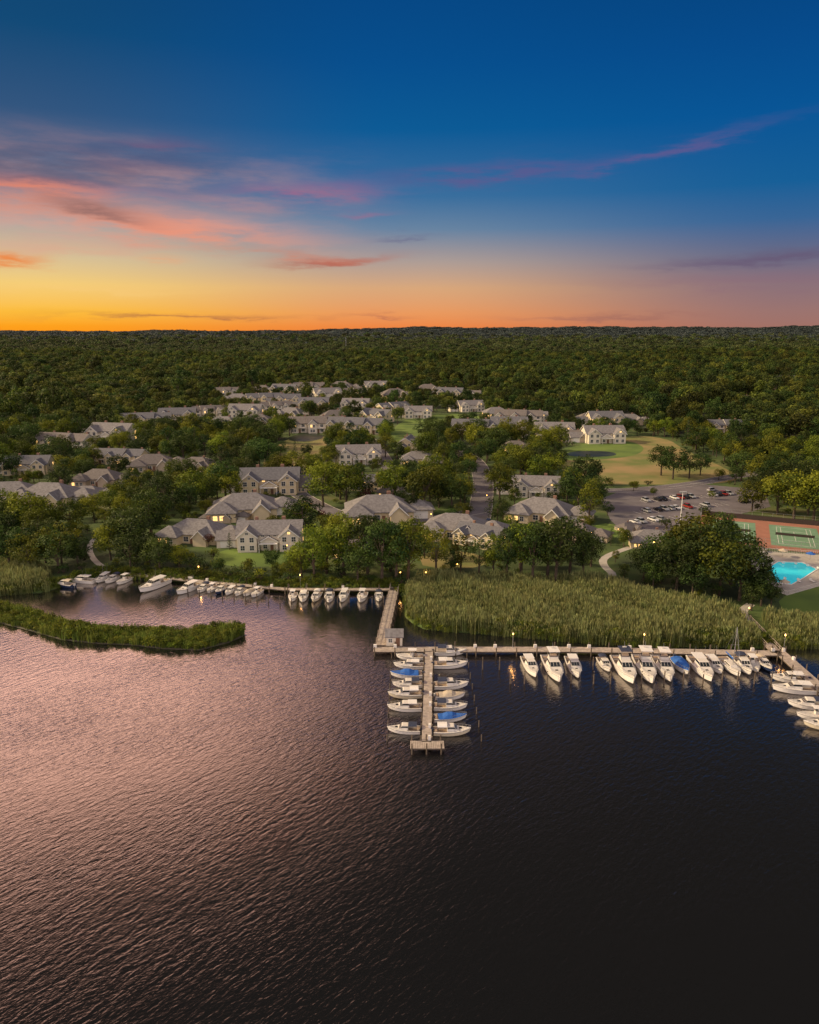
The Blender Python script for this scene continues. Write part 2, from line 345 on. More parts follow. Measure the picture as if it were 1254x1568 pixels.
road('street',[(735,782),(690,790),(640,800),(580,800),(520,790),(470,765),(440,745),(380,735)],7.5,z=.035)
road('street',[(842,748),(900,750),(960,752),(1060,742),(1130,728),(1200,722)],7.5,centre=True)
road('street',[(300,700),(340,712),(400,735),(420,745)],7)
road('street',[(560,665),(590,700),(600,735)],7)
road('street',[(0,755),(80,752),(160,748),(230,738)],7)
road('footpath',[(215,795),(160,815),(135,832),(140,855),(165,874)],1.8,matl=M_conc,kerb=False)
road('footpath',[(965,838),(925,852),(922,865),(945,884),(900,888),(870,888)],2.4,matl=M_conc,kerb=False)
road('footpath',[(1150,925),(1135,935),(1145,955)],2.2,matl=M_conc,kerb=False)
road('footpath',[(850,745),(830,738),(780,735),(745,730)],2.2,matl=M_conc,kerb=False)
mb=MB()
rows=[((985,768),(1120,757)),((975,785),(1110,772)),((968,802),(1040,792))]
CARS=[]
for a,bb in rows:
    A=site(*a);B=site(*bb);n=int(math.hypot(B[0]-A[0],B[1]-A[1])/2.8);an=math.atan2(B[1]-A[1],B[0]-A[0])
    for i in range(n+1):
        x=A[0]+(B[0]-A[0])*i/n;y=A[1]+(B[1]-A[1])*i/n
        mb.box(x,y,LAND+.045,.12,5,.006,0,rz=an)
        if i<n and R.random()<.46: CARS.append((x+(B[0]-A[0])/n/2,y+(B[1]-A[1])/n/2,an+math.pi/2+(math.pi if R.random()<.5 else 0)))
obj('parking_bay_markings',mb.mesh('parking_bay_markings',[M_paint]))
# ------------------------------------------------------------------ tennis courts
def frame(origin,rz):
    c,s=math.cos(rz),math.sin(rz)
    return lambda x,y:(origin[0]+x*c-y*s,origin[1]+x*s+y*c)
tcn=site(1168,817); TR=math.radians(-24); fr=frame(tcn,TR)
TW,TD=42,39
EXCL.append([fr(-TW/2-1,-TD/2-1),fr(TW/2+1,-TD/2-1),fr(TW/2+1,TD/2+1),fr(-TW/2-1,TD/2+1)])
e=bpy.data.objects.new('tennis_court',None); link(e); e.location=(*tcn,LAND); e.rotation_euler=(0,0,TR)
mb=MB(); mb.box(0,0,.03,TW,TD,.06,0); obj('surround',mb.mesh('court_surround',[M_courtr]),parent=e)
mb=MB(); mn=MB()
for cx in(-10,10):
    mb.box(cx,0,.067,15.5,29,.01,0)
    for x in(-5.4,-4.1,4.1,5.4): mb.box(cx+x,0,.08,.12,23.8,.008,1)
    for y in(-11.9,11.9): mb.box(cx,y,.081,10.8,.12,.008,1)
    for y in(-6.4,6.4): mb.box(cx,y,.082,8.2,.12,.008,1)
    mb.box(cx,0,.083,.12,12.8,.008,1)
    mn.box(cx,0,.55,12,.05,.9,0)
    for x in(-6,6): mn.cyl((cx+x,0,0),(cx+x,0,1.1),.06,.06,6,0)
obj('playing_area',mb.mesh('court_lines',[M_courtg,M_paint]),parent=e)
obj('nets',mn.mesh('nets',[M_fence]),parent=e)
mb=MB()
for s in(-1,1):
    if s>0: mb.box(0,s*TD/2,1.0,TW,.06,1.8,0); mb.box(s*TW/2,0,1.0,.06,TD,1.8,0)
    for z in(.1,1.2,2.3,3.3): mb.box(0,s*(TD/2+.08),z,TW,.05,.06,1);mb.box(s*(TW/2+.08),0,z,.05,TD,.06,1)
    for k in range(13): mb.cyl((-TW/2+TW*k/12,s*(TD/2+.08),0),(-TW/2+TW*k/12,s*(TD/2+.08),3.4),.05,.05,5,1)
    for k in range(11): mb.cyl((s*(TW/2+.08),-TD/2+TD*k/10,0),(s*(TW/2+.08),-TD/2+TD*k/10,3.4),.05,.05,5,1)
obj('fence',mb.mesh('court_fence',[M_fence,M_metal]),parent=e)
# ------------------------------------------------------------------ pool
deck=area('pool_deck',[(1145,858),(1175,845),(1254,850),(1330,865),(1330,890),(1254,898),(1205,912),(1188,905),(1165,880)],.04,M_conc)
pp=[site(*p) for p in[(1170,873),(1192,861),(1228,862),(1250,872),(1230,885),(1212,895),(1188,892)]]
cxp=sum(p[0] for p in pp)/7;cyp=sum(p[1] for p in pp)/7
e=bpy.data.objects.new('swimming_pool',None);link(e);e.location=(cxp,cyp,LAND)
mb=MB();n=7;q=[(x-cxp,y-cyp) for x,y in pp]
mb.add([(x,y,.09) for x,y in q],[tuple(range(n))],0);obj('water',mb.mesh('pool_water',[M_pool]),parent=e)
mb=MB();o=[(x*1.07,y*1.07) for x,y in q]
for i in range(n):
    j=(i+1)%n;mb.add([(*q[i],.08),(*q[j],.08),(*o[j],.08),(*o[i],.08),(*q[i],.16),(*q[j],.16),(*o[j],.16),(*o[i],.16)],[(4,5,6,7),(0,1,5,4),(2,3,7,6)],0)
obj('coping',mb.mesh('pool_coping',[M_trim]),parent=e)
mbl=MB();mbl.box(0,0,.35,.7,1.4,.08,0);mbl.box(0,.95,.6,.7,.08,.6,0)
for x in(-.3,.3):
    for y in(-.6,.6): mbl.box(x,y,.16,.05,.05,.32,1)
lm=mbl.mesh('sun_lounger',[M_trim,M_metal])
for k in range(18):
    a=2*math.pi*k/18; x=cxp+math.cos(a)*11;y=cyp+math.sin(a)*8.8
    if inpoly([x],[y],deck)[0]: obj('sun_lounger',lm,(x,y,LAND+.04),a+math.pi/2)
mbu=MB();mbu.cyl((0,0,0),(0,0,2.4),.04,.04,6,1)
mbu.cyl((0,0,2.1),(0,0,2.8),1.5,.05,8,0);um=mbu.mesh('patio_umbrella',[M_canb,M_metal]);um2=mbu.mesh('patio_umbrella',[M_cant,M_metal])
for u,v,k in[(1162,866,0),(1198,853,1),(1240,858,0),(1200,902,1)]:
    obj('patio_umbrella',um if k==0 else um2,(*site(u,v),LAND+.04))
mb=MB()
for a,bb in zip(deck,deck[1:]+deck[:1]):
    l=math.hypot(bb[0]-a[0],bb[1]-a[1]);an=math.atan2(bb[1]-a[1],bb[0]-a[0])
    for z in(.25,1.25): mb.box((a[0]+bb[0])/2,(a[1]+bb[1])/2,LAND+z,l,.05,.05,0,rz=an)
    for k in range(int(l/.5)): mb.box(a[0]+(bb[0]-a[0])*k*.5/l,a[1]+(bb[1]-a[1])*k*.5/l,LAND+.65,.04,.04,1.3,0,rz=an)
obj('pool_fence',mb.mesh('pool_fence',[M_trim]))
# ------------------------------------------------------------------ houses
def gable(P,cx,cy,wd,dp,h,rh,axis='x',oh=.5,base=0):
    wx,dy=wd/2,dp/2;Wl=P['walls'];Rf=P['roof'];Tr=P['trim']
    def T(x,y,z): return (cx+x,cy+y,z) if axis=='x' else (cx-y,cy+x,z)
    vs=[T(-wx,-dy,base),T(wx,-dy,base),T(wx,dy,base),T(-wx,dy,base),T(-wx,-dy,h),T(wx,-dy,h),T(wx,dy,h),T(-wx,dy,h),T(-wx,0,h+rh),T(wx,0,h+rh)]
    Wl.add(vs,[(0,1,5,4),(2,3,7,6),(1,2,6,9,5),(3,0,4,8,7)])
    sl=rh/dy;X=wx+oh;Yo=dy+oh;zo=h-sl*oh;th=.22
    for s in(-1,1):
        v=[T(-X,s*Yo,zo),T(X,s*Yo,zo),T(X,0,h+rh),T(-X,0,h+rh)]
        v2=[(a,b2,c+th) for a,b2,c in v]
        Rf.add(v+v2,[(0,1,2,3),(7,6,5,4),(0,4,5,1),(1,5,6,2),(3,7,4,0)] )
        for ex in(-1,1):
            xx=ex*(X+.03)
            Tr.add([T(xx,s*Yo,zo-.12),T(xx,0,h+rh-.12),T(xx,0,h+rh+th+.02),T(xx,s*Yo,zo+th+.02)],[(0,1,2,3)],0)
    return T
def hip(P,cx,cy,wd,dp,h,rh,oh=.6):
    wx,dy=wd/2,dp/2
    P['walls'].add([(cx-wx,cy-dy,0),(cx+wx,cy-dy,0),(cx+wx,cy+dy,0),(cx-wx,cy+dy,0),(cx-wx,cy-dy,h),(cx+wx,cy-dy,h),(cx+wx,cy+dy,h),(cx-wx,cy+dy,h)],[(0,1,5,4),(1,2,6,5),(2,3,7,6),(3,0,4,7)])
    X,Yy=wx+oh,dy+oh;r=max(wx-dy,.3) if wx>dy else .3
    P['roof'].add([(cx-X,cy-Yy,h-.1),(cx+X,cy-Yy,h-.1),(cx+X,cy+Yy,h-.1),(cx-X,cy+Yy,h-.1),(cx-X,cy-Yy,h+.12),(cx+X,cy-Yy,h+.12),(cx+X,cy+Yy,h+.12),(cx-X,cy+Yy,h+.12),(cx-r,cy,h+rh),(cx+r,cy,h+rh)],
      [(3,2,1,0),(0,1,5,4),(1,2,6,5),(2,3,7,6),(3,0,4,7),(4,5,9,8),(5,6,9),(6,7,8,9),(7,4,8)])
def win(P,x,y,z,wd=1.1,hh=1.4,face='y-',lit=None):
    if lit is None: lit=R.random()<.14
    m=1 if lit else 0; s=-1 if face[1]=='-' else 1
    if face[0]=='y':
        P['trim'].box(x,y+s*.03,z,wd+.24,.06,hh+.24,0); P['windows'].box(x,y+s*.075,z,wd,.03,hh,m); P['trim'].box(x,y+s*.1,z,wd,.02,.06,0); P['trim'].box(x,y+s*.105,z,.06,.02,hh,0)
    else:
        P['trim'].box(x+s*.03,y,z,.06,wd+.24,hh+.24,0); P['windows'].box(x+s*.075,y,z,.03,wd,hh,m); P['trim'].box(x+s*.1,y,z,.02,wd,.06,0)
def newP(): return {k:MB() for k in('walls','roof','windows','trim','doors','chimney')}
def fin(P,name,wall,roof):
    out={}
    for k,ml in(('walls',[wall]),('roof',[roof]),('windows',[M_glass,M_glow]),('trim',[M_trim]),('doors',[M_door,M_trim]),('chimney',[M_brick])):
        if P[k].V: out[k]=P[k].mesh(name+'_'+k,ml)
    return out
def houseA(wall,roof):
    P=newP(); gable(P,0,0,21,11,5.4,3.3)
    for x in(-6.8,6.8):
        gable(P,x,-4.8,6.4,6.2,5.2,2.5,'y')
        for z in(1.5,4.2):
            for dx in(-1.5,1.5): win(P,x+dx,-8.0,z,1.3,1.5)
        win(P,x,-8.0,6.3,.9,.7)
    gable(P,0,-3.6,5.2,6,3.0,1.8,'y')
    for z in(1.4,): win(P,-1.2,-6.2,z,1.2,1.3)
    P['doors'].box(1.0,-6.24,1.05,1.0,.08,2.1,0)
    for dx in(-2,0,2): win(P,dx,-5.5,5.0,1,.8)
    for z in(1.5,4.2):
        for y in(-2.5,2.5):
            win(P,-10.5,y,z,1.1,1.4,'x-');win(P,10.5,y,z,1.1,1.4,'x+')
        for x in(-8,-4.5,-1.5,1.5,4.5,8): win(P,x,5.5,z,1.2,1.4,'y+')
    gable(P,-14,1.2,7.5,7,2.9,2.2); P['doors'].box(-14,-2.34,1.25,5,.08,2.4,1)
    P['chimney'].box(4.4,1.5,8.2,1.3,1.0,3.0);P['chimney'].box(-4.6,1.5,8.2,1.1,.9,2.8)
    P['trim'].box(0,-8.2,2.9,6.0,1.9,.15); 
    for k in range(13): P['trim'].box(-3+k*.5,-9.1,3.4,.05,.05,.95)
    P['trim'].box(0,-9.1,3.9,6.1,.08,.08)
    for x in(-2.9,2.9): P['trim'].box(x,-9.0,1.42,.18,.18,2.84)
    return fin(P,'duplex',wall,roof)
def houseB(wall,roof):
    P=newP(); hip(P,0,0,19,12,3.1,3.9); hip(P,-6.5,-6,8,7,2.9,2.9)
    gable(P,5,-5.6,6,4.6,3.0,2.2,'y')
    for x in(-8.4,-6.5,-4.6): win(P,x,-9.5,1.5,1.2,1.4)
    for dx in(-1.4,1.4): win(P,5+dx,-7.9,1.5,1.2,1.4)
    win(P,5,-7.9,3.6,.9,.7);win(P,-1,-6,1.5,1.6,1.5);P['doors'].box(.9,-6.04,1.05,1,.08,2.1,0)
    for y in(-3,0,3): win(P,9.5,y,1.5,1.2,1.4,'x+');win(P,-9.5,y+1,1.5,1.2,1.4,'x-')
    for x in(-7,-3.5,0,3.5,7): win(P,x,6,1.5,1.3,1.4,'y+')
    P['chimney'].box(3,2.5,6,1.1,.9,2.8); hip(P,11.5,1.5,8,8,2.7,2.4); P['doors'].box(11.5,-2.54,1.2,5,.08,2.3,1)
    return fin(P,'bungalow',wall,roof)
def houseC(wall,roof):
    P=newP()
    for k,(x,y,h) in enumerate(((-10.5,0,5.3),(0,-1.4,5.6),(10.5,.4,5.2))):
        gable(P,x,y,10.2,11,h,3.1)
        gable(P,x-2.2,y-4.9,4.6,4.6,h-.25,2.0,'y')
        for z in(1.5,4.1):
            win(P,x-2.9,y-7.2,z,1,1.4);win(P,x-1.5,y-7.2,z,1,1.4);win(P,x+2.8,y-5.5,z,1.6,1.4)
            for dx in(-3,0,3): win(P,x+dx,y+5.5,z,1.2,1.4,'y+')
        P['doors'].box(x+.9,y-5.54,1.05,1,.08,2.1,0)
        P['chimney'].box(x+3.5,y+1.2,h+2.8,1,.9,2.4)
        P['trim'].box(x+2.2,y-6.2,2.75,4,1.4,.14); P['trim'].box(x+4.1,y-6.8,1.35,.14,.14,2.7)
    for z in(1.5,4.1):
        for y in(-2.5,2.5): win(P,-15.6,y,z,1.1,1.4,'x-');win(P,15.6,y,z,1.1,1.4,'x+')
    return fin(P,'row',wall,roof)
HV={'A':houseA(M_wall2,M_roof),'a':houseA(M_wall,M_roof3),'B':houseB(M_wall,M_roof),'b':houseB(M_wall3,M_roof2),'C':houseC(M_wall,M_roof3),'c':houseC(M_wall2,M_roof2)}
HN={'A':'duplex_house','a':'duplex_house','B':'bungalow','b':'bungalow','C':'townhouse_row','c':'townhouse_row'}
HW={'A':28,'a':28,'B':25,'b':25,'C':31,'c':31}
HL=[(298,832,'B',-12,1.02),(412,842,'A',4,.98),(372,795,'B',10,1.25),(340,800,'b',-8,.65),(580,800,'B',6,1.3),(700,826,'B',-14,1.1),(738,838,'a',-35,.75),(835,800,'B',-25,1.15),(822,762,'A',-8,.95),
(412,757,'a',5,1.2),(470,752,'b',20,.9),(540,852,'b',5,.65),(566,752,'a',-10,.75),(548,712,'A',8,1.1),(880,828,'b',-30,.8),(1000,838,'B',-8,.7),(962,815,'b',30,.4),(1152,847,'b',-20,.3),
(600,760,'b',0,.6),(640,712,'B',0,.9),(625,690,'a',80,.85),(70,775,'B',-5,1.2),(10,770,'B',10,1.1),(230,722,'b',15,1.1),(150,745,'b',-5,1.0),(130,765,'B',0,.7),(40,728,'a',6,1.0),(300,722,'b',-10,.9),(180,712,'C',-8,.9),
(95,690,'c',-15,1.1),(170,678,'A',-12,1.3),(222,655,'C',10,1.15),(270,650,'a',10,1.3),(315,640,'c',25,1.15),(375,642,'A',-5,1.4),(362,620,'B',0,1.5),(405,620,'C',20,1.3),(435,607,'a',-18,1.5),(470,602,'c',5,1.4),(500,614,'A',22,1.5),(522,600,'b',-5,1.7),(548,609,'c',20,1.2),
(392,654,'b',0,1.2),(480,630,'a',0,1.4),(485,664,'c',4,1.25),(545,666,'C',-12,1.25),(578,648,'a',-35,1.25),(602,634,'C',40,1.15),(640,642,'A',0,1.2),(604,612,'b',15,1.6),(690,612,'a',-15,1.4),(655,603,'b',5,1.5),(720,632,'A',16,1.2),(715,612,'c',-20,1.1),(445,642,'B',-18,1.3),(512,646,'b',20,1.3),(420,632,'c',24,1.1),(340,658,'B',-10,1.2),
(545,630,'A',-10,1.3),(345,607,'c',14,1.1),(400,604,'b',-8,1.4),(575,600,'A',10,1.4),(440,622,'a',8,1.3),
(735,668,'C',-10,1.2),(780,664,'a',-5,1.2),(795,650,'c',-12,1.15),(850,674,'A',-6,1.2),(880,678,'b',-6,1.0),(925,680,'A',4,1.2),(928,654,'a',3,1.2),(965,652,'B',0,1.1),(1120,664,'C',0,1.0),(790,692,'b',0,.8),(1140,620,'c',0,1.0),(1178,592,'a',6,1.3),(1205,590,'A',0,1.3),(1040,592,'C',0,1.0),(905,650,'b',0,1.1),(760,640,'B',8,1.2),(820,648,'A',-4,1.0)]
HPOS=[]
for u,v,k,r,s in HL:
    if v<650: s*=.9
    x,y=site(u,v-2); y+=4*s
    e=bpy.data.objects.new(HN[k],None);link(e);z=float(hz(x,y));e.location=(x,y,z);e.rotation_euler=(0,0,math.radians(r));e.scale=(s,s,s)
    for part,me in HV[k].items():
        obj(part,me,parent=e)
    HPOS.append((x,y,HW[k]*s*.5+1))
# ------------------------------------------------------------------ trees
def leaves(mb,cl,nper,size,rng,m=1,flat=1.0):
    for (cx,cy,cz,r,t) in cl:
        n=int(nper*(r/2.0)**2)+4
        d=rng.normal(size=(n,3));d/=np.linalg.norm(d,axis=1)[:,None]
        d[:,2]=np.where(d[:,2]<-.45,-d[:,2],d[:,2])
        rad=r*rng.uniform(.55,1.08,n); p=np.array([cx,cy,cz])+d*rad[:,None]*np.array([1,1,flat])
        nr=d+rng.normal(scale=.4,size=(n,3));nr/=np.linalg.norm(nr,axis=1)[:,None]
        ref=rng.normal(size=(n,3));u=np.cross(nr,ref);u/=np.linalg.norm(u,axis=1)[:,None]+1e-9;v=np.cross(nr,u)
        su=(size*rng.uniform(.6,1.25,n))[:,None];sv=(size*rng.uniform(.45,.9,n))[:,None]
        A=p-u*su*.5;B=p-v*sv*.5;C=p+u*su*.5;D=p+v*sv*.5
        b=len(mb.V);mb.V.extend(map(tuple,np.stack([A,B,C,D],1).reshape(-1,3).tolist()))
        tt=np.clip(t+rng.normal(scale=.16,size=n)+.18*d[:,2],0,1)  # upward leaves coloured lighter, top light put into the tone
        for i in range(n): mb.F.append((b+4*i,b+4*i+1,b+4*i+2,b+4*i+3))
        mb.M.extend([m]*n);mb.T.extend(tt.tolist())
def tree(name,seed,H=14,cr=6.6,ch=6.4,leafm=None,nper=62,size=.62,ncl=38,crmin=1.3,crmax=2.5,trunk=True):
    rng=np.random.default_rng(seed);mb=MB();cz=H-ch
    lob=rng.uniform(.7,1.15,6);cl=[]
    while len(cl)<ncl:
        d=rng.normal(size=3);d/=np.linalg.norm(d)
        if d[2]<-.75: continue
        q=rng.uniform(.4,.97)**.5; a=math.atan2(d[1],d[0])%(2*math.pi)/(2*math.pi)*6;l=lob[int(a)%6]*(1-a%1)+lob[(int(a)+1)%6]*(a%1)
        r=rng.uniform(crmin,crmax); fl=1-.25*max(0,-d[2])
        cl.append((d[0]*(cr-r*.6)*q*l*fl,d[1]*(cr-r*.6)*q*l*fl,cz+d[2]*(ch-r*.7)*q*(l*.5+.5),r,rng.uniform(.05,.95)))
    if trunk:
        lean=rng.uniform(-.4,.4,2);top=(lean[0],lean[1],cz)
        mb.cyl((0,0,-.3),(lean[0]*.5,lean[1]*.5,cz*.55),.36*H/14,.25*H/14,7,0);mb.cyl((lean[0]*.5,lean[1]*.5,cz*.55),top,.25*H/14,.13*H/14,7,0)
        for c in cl[:12]:
            z0=cz*rng.uniform(.4,.95);mb.cyl((lean[0]*.7,lean[1]*.7,z0),(c[0]*.9,c[1]*.9,c[2]),.12,.04,5,0,cap=False)
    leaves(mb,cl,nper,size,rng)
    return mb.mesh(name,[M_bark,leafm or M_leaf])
def pine(name,seed,H=16,cr=3.2):
    rng=np.random.default_rng(seed);mb=MB();mb.cyl((0,0,-.3),(0,0,H*.95),.3,.05,7,0);cl=[]
    for k in range(30):
        t=k/29;z=H*(.12+.86*t);rr=cr*(1-t)**.8+.2;a=k*2.4;cl.append((math.cos(a)*rr*.6,math.sin(a)*rr*.6,z,max(.7,1.5*(1-t*.6)),rng.uniform(.1,.8)))
        if k%2==0: mb.cyl((0,0,z-.3),(math.cos(a)*rr*.9,math.sin(a)*rr*.9,z),.07,.02,4,0,cap=False)
    leaves(mb,cl,75,.5,rng,flat=.6); return mb.mesh(name,[M_bark,M_pine])
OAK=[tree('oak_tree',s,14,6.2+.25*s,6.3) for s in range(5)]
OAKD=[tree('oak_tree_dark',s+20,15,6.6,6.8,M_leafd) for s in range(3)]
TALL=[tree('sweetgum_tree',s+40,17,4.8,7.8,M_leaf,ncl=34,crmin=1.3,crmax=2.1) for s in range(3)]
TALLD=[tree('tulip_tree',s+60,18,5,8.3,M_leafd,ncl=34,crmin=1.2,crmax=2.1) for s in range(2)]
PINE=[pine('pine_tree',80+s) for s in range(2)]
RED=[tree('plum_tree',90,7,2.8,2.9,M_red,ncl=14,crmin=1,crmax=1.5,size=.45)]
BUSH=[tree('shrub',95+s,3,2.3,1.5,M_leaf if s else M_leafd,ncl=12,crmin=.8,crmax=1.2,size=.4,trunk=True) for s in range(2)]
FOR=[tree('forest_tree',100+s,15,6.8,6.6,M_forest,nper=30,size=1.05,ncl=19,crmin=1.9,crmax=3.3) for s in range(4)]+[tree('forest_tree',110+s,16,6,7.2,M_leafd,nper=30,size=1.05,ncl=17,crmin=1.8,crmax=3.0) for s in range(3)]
FAR=[tree('far_tree',120+s,14,6.8,6.2,M_far_haze,nper=15,size=1.7,ncl=11,crmin=2.4,crmax=3.8,trunk=False) for s in range(3)]+[tree('far_tree',130,14,6.4,6.4,M_leafd,nper=15,size=1.7,ncl=11,crmin=2.4,crmax=3.6,trunk=False)]
FAR2=[tree('hazed_tree',140+s,14,6.8,6.2,M_hill_haze,nper=13,size=1.8,ncl=10,crmin=2.6,crmax=3.8,trunk=False) for s in range(2)]
KIND={'o':('oak_tree',OAK,14),'d':('oak_tree',OAKD,15),'t':('sweetgum_tree',TALL,17),'T':('tulip_tree',TALLD,18),'p':('pine_tree',PINE,16),'r':('plum_tree',RED,7),'b':('shrub',BUSH,3)}
TP=[]
def plant(k,x,y,h,wf=1.0):
    nm,ms,H=KIND[k];s=h/H;TP.append((x,y))
    obj(nm,R.choice(ms),(x,y,LAND-.05),R.uniform(0,6.28),(s*wf,s*wf,s))
TREES=[(15,872,15,'d'),(45,876,13,'o'),(95,868,14,'o'),(70,862,13,'d'),(120,868,10,'d'),(170,858,12,'o'),(200,872,12,'d'),(225,862,11,'d'),(245,876,12,'d'),(275,872,8,'o'),(300,876,5,'b'),(335,878,5,'d'),(352,886,4,'b'),
(378,893,4,'b'),(400,892,4,'b'),(425,888,5,'o'),(445,890,7,'o'),(462,884,11,'o'),(482,889,17,'t'),(500,878,16,'o'),(527,882,20,'t'),(548,893,13,'d'),(563,884,20,'T'),(585,893,20,'T'),(606,893,19,'T'),(625,889,20,'t'),(598,875,17,'d'),
(668,880,15,'t'),(690,882,9,'T'),(705,876,12,'t'),(733,882,12,'T'),(755,884,14,'t'),(775,889,17,'T'),(797,885,18,'t'),(815,893,18,'T'),(838,886,19,'d'),(850,895,20,'T'),(872,880,18,'d'),(893,884,14,'T'),(905,868,11,'d'),
(985,890,12,'d'),(1012,893,16,'d'),(1035,905,17,'d'),(1050,885,20,'o'),(1078,900,20,'d'),(1100,912,18,'o'),(1118,895,18,'d'),(1132,920,17,'d'),(1150,915,13,'d'),(1165,928,10,'d'),(1180,930,7,'d'),(1015,870,9,'d'),(1150,935,8,'d'),(1000,902,9,'d'),(1060,915,11,'d'),
(955,838,7,'o'),(935,835,6,'p'),
(285,745,15,'d'),(268,738,11,'o'),(332,752,13,'o'),(312,745,10,'o'),(230,808,12,'o'),(245,800,9,'o'),(215,705,13,'d'),(385,722,15,'d'),(365,712,12,'d'),(495,776,19,'o'),(530,772,18,'o'),(515,760,15,'o'),(603,768,18,'o'),(590,757,12,'o'),(650,785,20,'o'),(635,770,16,'d'),(692,780,16,'d'),(705,772,14,'o'),(672,778,13,'d'),
(765,768,16,'o'),(770,796,8,'d'),(885,778,18,'d'),(868,770,13,'d'),(908,778,15,'d'),(490,806,7,'r'),(560,760,11,'d'),(745,708,15,'d'),(728,715,12,'d'),(705,720,14,'d'),(650,708,18,'o'),(680,716,14,'o'),(820,722,14,'d'),(800,720,12,'d'),(835,712,11,'d'),
(1012,728,17,'d'),(1030,734,17,'d'),(1055,733,16,'d'),(1072,728,12,'d'),(452,704,11,'p'),(430,700,10,'d'),(470,702,9,'d'),(520,700,10,'o'),(565,690,11,'o'),(530,650,14,'d'),(770,745,9,'o'),(735,700,10,'o'),(590,700,13,'o'),(608,705,12,'d'),(610,745,14,'d'),
(1165,770,15,'d'),(1190,788,18,'o'),(1215,795,20,'o'),(1245,800,20,'o'),(1200,770,19,'d'),(1232,775,20,'d'),(1180,755,17,'d'),(1160,742,16,'o'),(1150,728,15,'o'),(320,838,5,'r'),(352,842,6,'p'),(398,846,4,'p'),(230,738,7,'r'),(560,772,7,'r'),(760,820,5,'r'),(855,820,7,'d'),(895,815,7,'o'),
(350,790,6,'p'),(630,790,14,'T'),(690,800,6,'d'),(440,800,6,'o'),(500,830,10,'o'),(520,835,12,'o'),(620,850,12,'t'),(650,855,12,'t'),(780,845,9,'d'),(810,850,10,'o'),(170,790,11,'o'),(145,800,11,'o'),(110,815,13,'o'),(190,770,10,'o'),(20,830,12,'d'),(60,835,13,'o'),(90,840,10,'d'),
(35,760,8,'d'),(100,735,13,'o'),(130,730,12,'o'),(180,735,13,'d'),(205,760,10,'d'),(20,730,13,'d'),(300,770,11,'d'),(315,790,7,'o'),(1000,760,4,'o'),(970,752,5,'o'),(1090,765,4,'o'),(930,790,6,'d'),(1020,810,4,'b'),(1080,790,4,'b'),
(712,770,11,'o'),(762,752,13,'o'),(718,738,12,'d'),(764,728,12,'o'),(708,798,8,'o'),(848,700,10,'d'),(838,690,11,'o'),(958,664,12,'d'),(1000,668,12,'o'),(1100,735,6,'o'),(1120,722,9,'d')]
for u,v,h,k in TREES:
    x,y=site(u,v); plant(k,x,y,h*.99,1.12 if k in'od' else 1.05)
REED=[(622,905),(640,893),(700,890),(800,892),(870,893),(940,900),(1050,925),(1120,942),(1150,962),(1162,989),(1000,987),(900,982),(780,972),(655,961),(626,945)]
REEDW=[site(u,v,.6) for u,v in REED]
REED2=[(1170,950),(1254,948),(1500,955),(1500,1000),(1254,990),(1180,990)]; REED2W=[site(u,v,.6) for u,v in REED2]
REED3=[(-300,880),(0,858),(40,862),(78,880),(75,903),(0,910),(-300,910)]; REED3W=[site(u,v,.6) for u,v in REED3]
EXCL+= [REEDW,REED2W,REED3W]
def filt(x,y,cor=26,rad=.85):
    ok=(y>ys(x)+3)
    for p in EXCL: ok&=~inpoly(x,y,p)
    for hx,hy,r in HPOS:
        ok&=~((np.hypot(x-hx,y-hy)<r*rad+1.5))
        ok&=~((np.abs(x-hx*y/hy)<r*.75)&(y<hy)&(y>hy-cor-hy*.03))   # open lawn towards the river
    return ok
def infront(x,y,d):
    """gardens on the river side of a house, where planting is kept low"""
    m_=np.zeros(np.shape(x),bool)
    for hx,hy,r in HPOS: m_|=(np.abs(x-hx*y/hy)<r*.9)&(y<hy)&(y>hy-d)
    return m_
def jitter(x0,x1,y0,y1,s,rng):
    gx,gy=np.meshgrid(np.arange(x0,x1,s),np.arange(y0,y1,s));n=gx.size
    return gx.ravel()+rng.uniform(-.48,.48,n)*s, gy.ravel()+rng.uniform(-.48,.48,n)*s
gx,gy=jitter(-420,420,185,500,9.2,NR)
ok=filt(gx,gy,13)&(gy<yf(gx)-5)&(np.abs(gx)<.72*gy)&(gy>ys(gx)+7)
pr=np.where(inpoly(gx,gy,[site(*p) for p in[(620,760),(880,760),(900,888),(640,880)]]),.55,.85)
low=infront(gx,gy,45)
TA=list(TP)
for x,y,o,p,lo in zip(gx,gy,ok,pr,low):
    if o and R.random()<p:
        k=R.choices('odtTpb',[42,36,8,6,4,4])[0]
        h={'o':11.5,'d':12,'t':13,'T':12,'p':11,'b':3}[k]*R.choice([.6,.8,.95,1.1,1.25,1.45])
        if lo: h=min(h,R.uniform(4.5,8.5))
        if min(math.hypot(q[0]-x,q[1]-y) for q in TA)>6: plant(k,x,y,h,R.uniform(.95,1.25))
